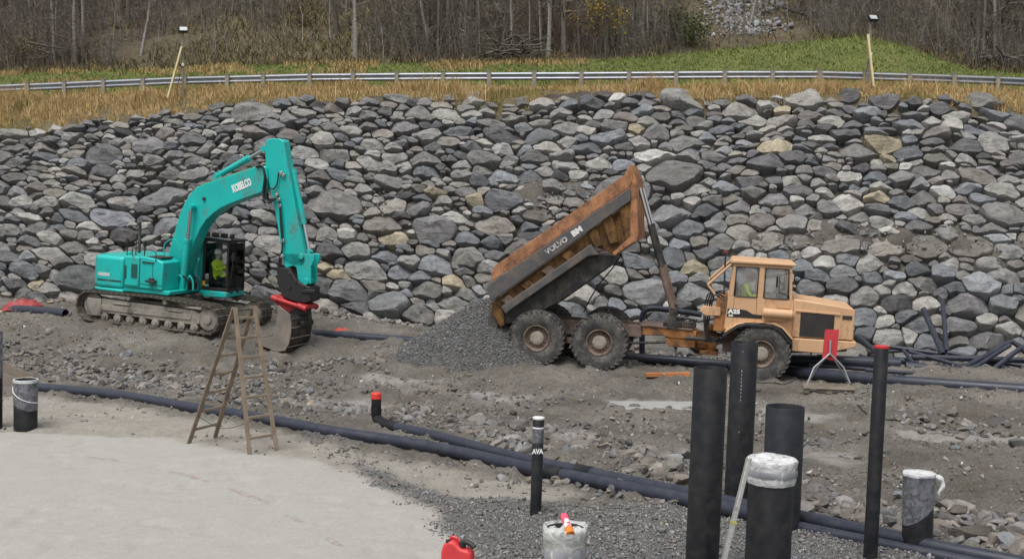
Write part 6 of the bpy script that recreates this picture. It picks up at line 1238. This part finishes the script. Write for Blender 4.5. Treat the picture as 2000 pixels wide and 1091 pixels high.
free_pipe([(1880, 718, 33.2), (1930, 692, 33.6), (1970, 669, 34.0), (1985, 672, 34.0), (2010, 695, 33.8)], .07, 'bent black pipe forming the left arch of the far right tangle')
free_pipe([(1899, 720, 33.0), (1940, 694, 33.3), (1972, 674, 33.6)], .06, 'straight black pipe leaning parallel inside the left arch')
free_pipe([(1936, 724, 32.8), (1990, 682, 33.2), (2000, 684, 33.2), (2030, 720, 33.0)], .07, 'bent black pipe forming the rightmost arch of the tangle')
free_pipe([(1961, 719, 32.9), (2020, 754, 32.4)], .06, 'black pipe slanting down at the right edge of the picture')
free_pipe([(1700, 699, 34.3), (1795, 707, 34.0)], .10, 'middling black pipe behind the thick pipe of the stack')
free_pipe([(1825, 727, 32.6), (2030, 742, 32.2)], .11, 'black pipe wedged behind the longest pipe at the right edge')
free_pipe([(1850, 688, 34.6), (1995, 714, 33.8)], .06, 'thin black pipe crossing behind both arches of the tangle')
free_pipe([(1905, 698, 34.2), (2010, 734, 33.0)], .07, 'black pipe sloping down under the rightmost arch')
free_pipe([(1700, 688, 34.9), (1790, 683, 34.8)], .05, 'thin black pipe lying level above the stack by the wall')
free_pipe([(1870, 728, 32.9), (1925, 706, 33.3)], .05, 'short black offcut propped under the left arch')
free_pipe([(1930, 735, 32.6), (2020, 716, 33.0)], .055, 'thin black pipe rising to the right edge over the tangle')
free_pipe([(1680, 694, 34.4), (1740, 718, 33.2)], .06, 'black pipe end sloping down left of the red-topped pole')
free_pipe([(1804, 604, 36.6), (1842, 692, 34.6)], .085, 'black pipe leaning against the boulder wall, left of a pair')
free_pipe([(1841, 586, 37.0), (1849, 686, 34.8)], .07, 'thinner upright pipe leaning on the wall, right of a pair')
free_pipe([(1254, 690, 35.6), (1254, 640, 35.6), (1255, 616, 35.6), (1262, 605, 35.6), (1276, 602, 35.6), (1300, 604, 35.6), (1370, 614, 35.6)], .085, 'bent black pipe arching up behind the dump truck hitch', mat=M['pe_blue'])

def film_mat(name, col, alpha, rough=.3):
    t = NT(name); t.set(col=col, rough=rough, spec=.5); v = t.coord(); f = t.noise(v, 9, 5, .6, .8); t.set(normal=t.bump(f, .9, .03)); tr = t.n('ShaderNodeBsdfTransparent'); tr.inputs[0].default_value = (.95, .96, .97, 1); mx = t.n('ShaderNodeMixShader')
    t.l(t.ramp(f, [(.3, max(0, alpha - .22)), (.7, min(1, alpha + .22))]), mx.inputs[0]); t.l(tr.outputs[0], mx.inputs[1]); t.l(t.b.outputs[0], mx.inputs[2]); t.l(mx.outputs[0], t.out.inputs[0]); return t.m
M['film_white'] = film_mat('white_plastic_bag', (.70, .71, .71), .93); M['film_clear'] = film_mat('clear_plastic_film', (.46, .47, .52), .32, .22); M['tape'] = plain('grey_duct_tape', (.36, .37, .40), .35, .25, .12, 9, .2, 25)
M['film_milky'] = film_mat('milky_plastic_bag', (.66, .67, .64), .74, .3)
def standing(top, base, dia, label, name='standing_pipe', mat=None, D=None, cat='pipe', depth=.35, wall=.05):
    """top, base: photo points; stands in the ground"""
    if D is None: b = on_ground(*base); 
    else: b = at(base[0], base[1], D); b.z = gzf(b.x, b.y)
    t_ = at(top[0], top[1], b.y); ax = (t_ - b); H = ax.length; root = empty(name, tuple(b)); q = Vector((0, 0, 1)).rotation_difference(ax.normalized()); root.rotation_mode = 'QUATERNION'; root.rotation_quaternion = q
    m = MB(); m.lathe(pipe_prof(dia / 2, dia * wall, -depth, H), n=40); m.build('tube', mat or M['pe'], root, ang=40); tag(root, label, cat); return root, H
def sleeve(root, prof, mat, name, seed, amp=.012, freq=3.0, n=64, tilt=0.0, phase=0.0):
    """crumpled film wrapped round a pipe: prof = (radius, height)"""
    V = []; F = []; m = len(prof)
    for i, (r, h) in enumerate(prof):
        for k in range(n):
            a = 2 * math.pi * k / n; w = float(fbm(np.array([math.cos(a) * freq + seed]), np.array([math.sin(a) * freq + h * 9]), 3, seed)[0]); hh = h + tilt * math.cos(a - phase) * (1 if i in (0,) else .0) + amp * .8 * w * (1 if 0 < i < m - 1 else 0)
            rr = max(0.0, r + amp * (abs(w) * 2.2)) if r > 0.01 else r; V.append((rr * math.cos(a), rr * math.sin(a), hh + (amp * 1.6 * w if r < .95 * prof[0][0] else 0)))
    for i in range(m - 1):
        for k in range(n): F.append((i * n + k, i * n + (k + 1) % n, (i + 1) * n + (k + 1) % n, (i + 1) * n + k))
    t = MB(); t.add(V, F); return t.build(name, mat, root, ang=70, weld=True)
v1, H1 = standing((1388, 718), (1369, 1152), .40, 'nearest tall open black pipe, left of the group on the right', D=14.6)
v2, H2 = standing((1455, 668), (1440, 976), .405, 'tallest open black pipe, with white print dots down its side')
v3, H3 = standing((1534, 793), (1524, 1028), .535, 'widest open blue-black pipe behind the bagged pipe', mat=M['pe_deep'], wall=.035)
v4, H4 = standing((1722, 676), (1699, 1108), .178, 'slender black pole-like pipe with a red rim on top', D=15.5)
t = MB(); t.lathe([(.0, H4 + .012), (.085, H4 + .012), (.092, H4 + .006), (.092, H4 - .02), (.0, H4 - .02)], n=24); t.build('red_rim', plain('red_plastic', (.50, .03, .035), .5, 0, .1, 5, 0), v4)
v5, H5 = standing((1508, 896), (1494, 1222), .50, 'wide black pipe with a white taped bag over its top', D=13.4)
sleeve(v5, [(.252, H5 - .26), (.262, H5 - .22), (.258, H5 - .15), (.262, H5 - .06), (.272, H5 - .01), (.262, H5 + .012), (.20, H5 + .012), (.10, H5 + .004), (.004, H5 - .004)], M['film_white'], 'plastic_bag', 3, .016, 4)
sleeve(v5, [(.274, H5 - .17), (.276, H5 - .165), (.276, H5 - .10), (.274, H5 - .095)], M['tape'], 'tape', 5, .010, 2)
v6, H6 = standing((1795, 924), (1791, 1068), .395, 'short black pipe wrapped in clear film at the lower right')
sleeve(v6, [(.200, H6 - .52), (.204, H6 - .40), (.203, H6 - .22), (.205, H6 - .06), (.207, H6 + .0)], M['film_clear'], 'clear_film', 7, .014, 3, tilt=.16, phase=.2)
sleeve(v6, [(.208, H6 - .02), (.206, H6 + .010), (.14, H6 + .008), (.06, H6 + .004), (.003, H6)], M['film_white'], 'film_lid', 8, .012, 3)
t = MB(); t.tube(smooth_path([(.19, -.08, H6 - .02), (.26, -.10, H6 - .06), (.28, -.11, H6 - .15), (.23, -.12, H6 - .22), (.24, -.1, H6 - .30)], 4), [.03, .035, .04, .045, .04, .03, .03, .03, .035, .03, .025, .02, .02, .02, .015, .012, .01][:17], 8); t.build('film_tail', M['film_white'], v6)
v7, H7 = standing((1052, 818), (1046, 1004), .166, 'thin black marker pipe with white cap, standing beside the two long pipes')
t = MB(); t.lathe([(.0, H7 + .035), (.075, H7 + .035), (.088, H7 + .028), (.088, H7 + .005), (.062, H7 - .01), (.060, H7 - .09), (.078, H7 - .10), (.086, H7 - .115), (.086, H7 - .13), (.083, H7 - .13)], n=24); t.build('white_cap', plain('white_plastic_cap', (.72, .73, .74), .4, 0, .06, 5, 0), v7)
sleeve(v7, [(.0845, H7 - .34), (.086, H7 - .26), (.086, H7 - .13)], M['film_clear'], 'clear_film', 9, .003, 2, 32)
put_text('AVA', .085, M['white'], v7, (-.002, -.0865, H7 - .46), (1, 0, .06), (0, 0, 1), .004, (.95, 1.15))
v8, H8 = standing((1104, 1030), (1102, 1158), .47, 'black pipe stub topped by a milky taped bag, with a spray can on it', D=14.5)
sleeve(v8, [(.237, H8 - .36), (.241, H8 - .26), (.25, H8 - .18), (.262, H8 - .10), (.268, H8 - .02), (.258, H8 + .03), (.236, H8 + .035), (.222, H8 - .01), (.17, H8 - .05), (.08, H8 - .06), (.003, H8 - .06)], M['film_milky'], 'plastic_bag', 11, .020, 3.5)
sleeve(v8, [(.243, H8 - .36), (.247, H8 - .355), (.250, H8 - .22), (.248, H8 - .215)], M['tape'], 'tape', 12, .008, 2, tilt=-.05)
v9, H9 = standing((50, 741), (50, 834), .445, 'short black pipe with filmed top and a white string, left on the sand')
sleeve(v9, [(.224, H9 - .50), (.228, H9 - .35), (.227, H9 - .15), (.229, H9 - .01)], M['film_clear'], 'clear_film', 13, .008, 3, tilt=.1, phase=2.6)
t = MB(); t.lathe([(.228, H9 - .05), (.236, H9 - .045), (.236, H9 + .01), (.22, H9 + .014), (.205, H9 + .01)], n=36); t.build('white_rim', M['film_white'], v9)
t = MB(); t.tube([(.236 * math.cos(a), .236 * math.sin(a), H9 - .22 - .36 * math.sin((a - math.pi) / 2) ** 1.0 * .9 + .1) for a in np.linspace(math.pi * 1.02, math.pi * 1.98, 16)], .008, 6); t.build('string', M['white'], v9)
v10, H10 = standing((-11, 648), (-11, 832), .30, 'dark pipe with pale film cut off by the left edge')
sleeve(v10, [(.152, H10 - .9), (.154, H10 - .4), (.155, H10)], M['film_clear'], 'clear_film', 14, .006, 3)
for root, H, dots in ((v2, H2, [(H2 - .12, .02)] + [(H2 - .42 - .055 * k, .028) for k in range(9)] + [(H2 - 1.35, .03)]),):
    a0 = R(-108); t = MB()
    for z_, s_ in dots: t.box((.2035 * math.cos(a0), .2035 * math.sin(a0), z_), (.010, .004, s_), Matrix.Rotation(a0 + math.pi / 2, 3, 'Z'))
    o = t.build('printed_marks', plain('worn_print', (.34, .34, .34), .7, 0, .5, 30, 0), root); o['kind'] = 'stuff'

# ------------------------------------------------------------------ aluminium straightedge leaning on the bagged pipe
M['alu'] = worn('scratched_aluminium', (.58, .58, .56), (.36, .35, .32), .4, 6, .38, .7, .1)
a, b = at(1463, 893, 13.02), at(1400, 1150, 12.85); t = MB(); t.bar(b - a, Vector((0, 0, 0)), .045, .10, (0, 1, 0)); se = t.build('straightedge', M['alu'], None, bevel=.006); se.location = a; tag(se, 'long aluminium straightedge leaning against the white-bagged pipe', 'straightedge')
c = (b - a) * .49; t = MB(); t.bar(c * .985, c * 1.02, .053, .108, (0, 1, 0)); t.build('clip', plain('yellow_green_clip', (.38, .36, .05), .5, 0, .1, 5, 0), se)

# ------------------------------------------------------------------ spray can, jerrican
cp = at(1107, 1022, 14.38); sc_ = empty('spray_can', tuple(cp)); sc_.rotation_euler = (R(62), 0, R(-18)); tag(sc_, 'white and pink spray can with orange cap lying on the milky bag', 'spray can')
t = MB(); t.lathe([(0, -.10), (.030, -.10), (.033, -.095), (.033, .06), (.028, .075), (.015, .085), (0, .085)], n=20); m_ = NT('printed_can'); v = m_.coord(); m_.set(col=m_.mix(m_.ramp(m_.noise(v, 14, 3, .6), [(.46, 0), (.52, 1)]), (.75, .75, .73), (.72, .10, .16)), rough=.35); t.build('can', m_.m, sc_)
t = MB(); t.lathe([(.034, .055), (.036, .06), (.036, .115), (.030, .122), (.012, .123), (.012, .118), (0, .118)], n=20); t.build('cap', plain('orange_cap', (.75, .22, .03), .4, 0, .06, 5, 0), sc_)
sc_.scale = (1.45, 1.45, 1.45); sc_.rotation_euler = (R(118), 0, R(14))
g = at(894, 1060, 14.45); g.z = gzf(g.x, g.y) + .03; jr = empty('jerrican', tuple(g), R(-18)); tag(jr, 'red plastic fuel can with black spout on the sand edge', 'fuel can')
t = MB(); t.prism([(-.19, 0), (.19, 0), (.19, .30), (.165, .345), (.06, .36), (-.02, .44), (-.10, .445), (-.16, .39), (-.19, .30)], -.09, .09); t.build('body', plain('red_polythene', (.62, .045, .05), .42, 0, .12, 4, .1), jr, bevel=.035, seg=4)
t = MB(); t.tube(smooth_path([(.04, 0, .40), (.10, -.01, .43), (.17, -.02, .415), (.22, -.03, .38)], 4), [.034] * 13, 12); t.lathe([(.042, 0), (.042, .05), (0, .05)], (.06, 0, .365), 'z', 14); t.build('spout', M['black'], jr)
t = MB(); t.tube(smooth_path([(-.10, 0, .445), (-.06, 0, .475), (.0, 0, .455), (.04, 0, .38)], 4), .018, 10); t.build('handle', plain('red_handle', (.56, .04, .045), .42, 0, .1, 4, 0), jr); t = MB(); t.lathe([(0, .03), (.03, .03), (.034, 0), (0, 0)], (-.10, -.05, .42), 'z', 12); t.build('vent_cap', M['black'], jr)

# ------------------------------------------------------------------ wooden stepladder
def build_ladder():
    A = on_ground(368, 863); C = on_ground(488, 886); sp = C - A; wd = Vector((-sp.y, sp.x, 0)).normalized(); wv = wd * .46 + Vector((.12, -.05, 0)); B = A + wv; Dd = C + wv
    for p in (A, B, C, Dd): p.z = float(gfull(p.x, p.y)[0]) - .02
    apx = (A + C) / 2; ap1 = at(455, 606, apx.y); ap2 = ap1 + wv * .72
    root = empty('stepladder', tuple(A)); tag(root, 'weathered wooden double stepladder standing open on the sand', 'ladder'); wood = plain('weathered_ladder_wood', (.20, .155, .11), .8, 0, .3, 5, .4, 25)
    O = A.copy(); rails = {'a': (A, ap1), 'c': (C, ap1 + Vector((.05, -.02, 0))), 'b': (B, ap2), 'd': (Dd, ap2 + Vector((.05, -.02, 0)))}
    for k, (p, q) in rails.items(): t = MB(); t.bar(p - O, q - O + (q - p).normalized() * .06, .038, .075, tuple(wv)); t.build('rail', wood, root, bevel=.006)
    for x, y in (('a', 'b'), ('c', 'd')):
        for k in range(7):
            f = .115 + k * .138; p = rails[x][0].lerp(rails[x][1], f) - O; q = rails[y][0].lerp(rails[y][1], f) - O; t = MB(); t.bar(p, q, .036, .05); t.build('rung', wood, root, bevel=.008)
    t = MB(); t.tube([ap1 - O - wv * .08, ap2 - O + wv * .08], .018, 8); t.build('hinge_rod', M['steel_dark'], root)
    f = .22; p = rails['a'][0].lerp(rails['a'][1], f) - O; q = rails['c'][0].lerp(rails['c'][1], f) - O; t = MB(); t.tube(smooth_path([p, (p + q) / 2 - Vector((0, 0, .16)), q], 5), .006, 5); t.build('stay_cord', M['hose'], root)
build_ladder()

# ------------------------------------------------------------------ floodlights on the verge
M['fresh_wood'] = plain('fresh_sawn_timber', (.58, .49, .27), .75, 0, .15, 4, .2, 20); M['grey_wood'] = plain('grey_timber', (.25, .24, .20), .85, 0, .25, 4, .3, 20)
def flood(base, top, brace_lo, brace_hi, D, lampdir, label):
    b = at(*base, D); t_ = at(*top, D); root = empty('floodlight', tuple(b)); tag(root, label, 'floodlight'); t = MB(); t.bar(Vector((0, 0, -.3)), t_ - b, .085, .085); t.build('post', M['grey_wood'], root, bevel=.008)
    p, q = at(*brace_lo, D - .55), at(*brace_hi, D - .08); t = MB(); t.bar(p - b - (q - p).normalized() * .2, q - b, .07, .13, (0, 1, 0)); t.build('brace', M['fresh_wood'], root, bevel=.006)
    c = t_ - b + Vector((lampdir * .06, -.12, .10)); m = Matrix.Rotation(lampdir * .25, 3, 'Z') @ Matrix.Rotation(-.75, 3, 'X'); t = MB(); t.box(c, (.34, .10, .27), m)
    for k in range(5): t.box(c + m @ Vector((-.13 + .065 * k, .07, 0)), (.02, .05, .22), m)
    hd = t.build('lamp_housing', M['black'], root, bevel=.012); t = MB(); t.box(c + m @ Vector((0, -.054, 0)), (.28, .008, .20), m); t.build('lens', plain('lamp_lens', (.55, .57, .58), .2, .3, .05, 4, 0), hd)
    t = MB(); t.tube([c + m @ Vector((-.19, 0, -.02)), c + m @ Vector((-.19, .12, -.02)), c + m @ Vector((.19, .12, -.02)), c + m @ Vector((.19, 0, -.02))], .014, 6); t.build('yoke', M['steel_dark'], hd)
    t = MB(); t.box((t_ - b) * .45 + Vector((.02, -.06, 0)), (.10, .06, .12)); t.build('junction_box', M['white'], root, bevel=.01)
    P = [(t_ - b) * .44 + Vector((-.02, -.06, 0)), (t_ - b) * .25 + Vector((-.10, -.08, 0)), Vector((-.16, -.1, .25)), Vector((-.22, -.1, -.1))]; t = MB(); t.tube(smooth_path(P, 4), .012, 6); t.build('cable', M['hose'], root)
flood((357, 178), (357, 64), (330, 183), (355, 92), 49.6, 1, 'floodlight on a grey post with yellow brace, above the left of the wall')
flood((1698, 158), (1700, 42), (1705, 160), (1695, 68), 46.0, 1, 'floodlight on a post with upright yellow timber, before the green mound')

# ------------------------------------------------------------------ red panel on bent legs, pallet, boards, cable, scraps
D_ = 29.6; rp_ = empty('signal_panel', tuple(on_ground(1618, 758))); O = rp_.location.copy(); tag(rp_, 'bright red panel on bent galvanised legs in front of the truck nose', 'panel stand')
c4 = [at(1612, 643, D_ + .02), at(1639, 643.5, D_ + .02), at(1633, 705, D_ - .12), at(1606, 699, D_ - .12)]; t = MB(); n_ = Vector((0, .025, 0)); vs = [p - O for p in c4] + [p - O + n_ for p in c4]; t.add(vs, [(3, 2, 1, 0), (4, 5, 6, 7), (0, 1, 5, 4), (1, 2, 6, 5), (2, 3, 7, 6), (3, 0, 4, 7)]); t.build('panel', plain('red_signal_board', (.44, .028, .034), .55, 0, .08, 3, 0), rp_)
ap = at(1621, 690, D_ - .16) - O; t = MB(); t.tube([at(1622, 664, D_ - .10) - O, ap], .022, 10); t.build('upright', M['galv'], rp_)
for pts in ([(1590, 717, D_ - .25), (1576, 751, D_ - .35)], [(1647, 716, D_ - .22), (1660, 748, D_ - .30)], [(1636, 712, D_ + .1), (1655, 742, D_ + .45)], [(1600, 712, D_ + .15), (1584, 738, D_ + .5)]):
    t = MB(); t.tube([ap] + [at(*p) - O for p in pts], .022, 10); t.build('leg', M['galv'], rp_, ang=60)
pg = on_ground(1618, 764); pal = empty('pallet', (pg.x, pg.y, pg.z), R(-12)); tag(pal, 'muddy wooden pallet under the red panel stand', 'pallet'); mw = plain('muddy_wood', (.20, .17, .13), .9, 0, .3, 4, .4, 15)
for k in range(5): t = MB(); t.box((0, -.38 + k * .19, .125), (1.2, .12, .022)); t.build('deck_board', mw, pal, bevel=.004)
for k in range(3):
    for j in range(3): t = MB(); t.box((-.53 + .53 * k, -.36 + .36 * j, .055), (.14, .1, .10)); t.build('block', mw, pal, bevel=.004)
def lump(px, py, size, mat, name, label, cat, seed, D=None):
    g = on_ground(px, py) if D is None else at(px, py, D); rr = np.random.default_rng(seed); n = 22; gx = np.linspace(-1, 1, n); X, Y = np.meshgrid(gx, gx); rad = np.hypot(X, Y); Zz = (1 - np.clip(rad, 0, 1) ** 2) * .6 + .55 * np.abs(fbm(X * 3.1 + seed, Y * 3.1, 4, seed)); Zz = np.where(rad > .95, -.15, Zz)
    V = np.stack([X * size[0], Y * size[1], Zz * size[2]], -1).reshape(-1, 3); i = np.arange((n - 1) ** 2); r, c = i // (n - 1), i % (n - 1); b = r * n + c; me = np_mesh(name, V, np.stack([b, b + 1, b + n + 1, b + n], 1)); shade(me, 45); o = link_mesh(name, me, mat); o.location = g; return tag(o, label, cat)
lump(46, 600, (.62, .5, .34), plain('faded_red_tarpaulin', (.30, .045, .042), .6, 0, .3, 6, .4, 10), 'tarpaulin', 'crumpled red tarpaulin on the ground left of the excavator', 'tarpaulin', 5, 39.3)
lump(668, 648, (.34, .2, .16), plain('red_bag', (.55, .07, .04), .5, 0, .3, 6, .4, 10), 'plastic_sack', 'small red sack at the wall foot right of the excavator bucket', 'sack', 8, 38.2)
def board(px, py, L, W_, Hh, rz, mat, name, label, cat, dz=0.0):
    g = on_ground(px, py); t = MB(); t.box((0, 0, Hh / 2), (L, W_, Hh)); o = t.build(name, mat, None, bevel=.006); o.location = (g.x, g.y, float(gfull(g.x, g.y)[0]) + dz); o.rotation_euler = (R(1), R(-1), rz); return tag(o, label, cat)
board(1304, 740, 1.12, .14, .10, R(-2), plain('orange_formwork_board', (.42, .17, .06), .7, 0, .25, 3, .3, 20), 'plank', 'orange-brown plank lying in front of the dump truck', 'plank', -.02)
board(1281, 797, 2.05, .95, .04, R(-7), plain('pale_sheet', (.30, .30, .29), .6, 0, .12, 3, .2), 'sheet_board', 'pale grey sheet lying flat left of the standing pipes', 'sheet', .022)
board(5, 611, 1.2, .2, .06, R(-3), M['fresh_wood'], 'plank', 'pale plank beside the red tarpaulin at the left edge', 'plank', .05)
board(1345, 724, 1.6, .07, .05, R(-35), M['grey_wood'], 'batten', 'thin grey batten on the ground near the orange plank', 'batten', .0)
P = [on_ground(*p) for p in [(1660, 752), (1668, 775), (1690, 806), (1716, 820), (1760, 826), (1830, 832), (1900, 842), (1960, 852), (2060, 868)]]; O = P[0].copy(); t = MB(); Q = smooth_path(P, 5); t.tube([Vector((q.x, q.y, float(gfull(q.x, q.y)[0]) + .025)) - O for q in Q], .016, 7); cb_ = t.build('power_cable', M['hose'], None); cb_.location = O; tag(cb_, 'dark cable trailing over the ground right from the red panel', 'cable')
P = [on_ground(*p) for p in [(1478, 752), (1540, 750), (1580, 738), (1600, 722)]]; O = P[0].copy(); t = MB(); Q = smooth_path(P, 5); t.tube([Vector((q.x, q.y, float(gfull(q.x, q.y)[0]) + .03)) - O for q in Q], .013, 7); cb_ = t.build('power_cable', M['hose'], None); cb_.location = O; tag(cb_, 'thin cable on the ground below the front truck wheel', 'cable')
# spare digging bucket cut by the left edge
g = on_ground(8, 690); sb_ = empty('spare_bucket', (g.x, g.y, g.z - .03), R(8)); tag(sb_, 'rusty spare digger bucket lying at the left edge', 'digger bucket')
pr = [(-.9, 0), (.15, 0), (.62, .10), (.58, .14), (.1, .34), (-.25, .55), (-.85, .6)]
for w_ in (-.55, .52): t = MB(); t.prism(pr, w_, w_ + .03); t.build('side_plate', M['bucket'], sb_, bevel=.006)
t = MB(); t.prism([(-.9, 0), (.15, 0), (.66, .09), (.64, .13), (.14, .04), (-.87, .04), (-.85, .6), (-.9, .6)], -.518, .518); t.build('shell', worn('rusty_bucket', (.16, .115, .085), (.26, .22, .18), .5, 2.5, .7, .3), sb_)
# pink spray line on the sand
def spray(pts):
    V, F = [], []; 
    for (ax, ay, bx, by) in pts:
        a, b = on_ground(ax, ay), on_ground(bx, by); d = (b - a); d.z = 0; L = d.length; d.normalize(); s = Vector((-d.y, d.x, 0)); n = max(4, int(L / .07)); base = len(V)
        for k in range(n + 1):
            for j in range(4):
                p = a + d * (L * k / n) + s * ((j / 3 - .5) * .11 * (.6 + .5 * math.sin(math.pi * k / n))); V.append((p.x, p.y, float(gfull(p.x, p.y)[0]) + .010))
        for k in range(n):
            for j in range(3): F.append((base + k * 4 + j, base + k * 4 + j + 1, base + (k + 1) * 4 + j + 1, base + (k + 1) * 4 + j))
    t = NT('pink_spray_paint'); t.set(col=(.42, .30, .265), rough=.9); tr = t.n('ShaderNodeBsdfTransparent'); mx = t.n('ShaderNodeMixShader'); t.l(t.ramp(t.noise(t.coord(), 9, 6, .7), [(.42, 0), (.70, .6)]), mx.inputs[0]); t.l(tr.outputs[0], mx.inputs[1]); t.l(t.b.outputs[0], mx.inputs[2]); t.l(mx.outputs[0], t.out.inputs[0])
    me = np_mesh('paint_line', np.array(V), np.array(F)); tag(link_mesh('paint_line', me, t.m), 'faint pink sprayed line of dashes on the pale sand', 'paint line', kind='structure')
spray([(165, 892, 232, 901), (330, 920, 408, 938), (446, 950, 522, 979), (558, 1003, 592, 1020), (636, 1048, 668, 1068)])
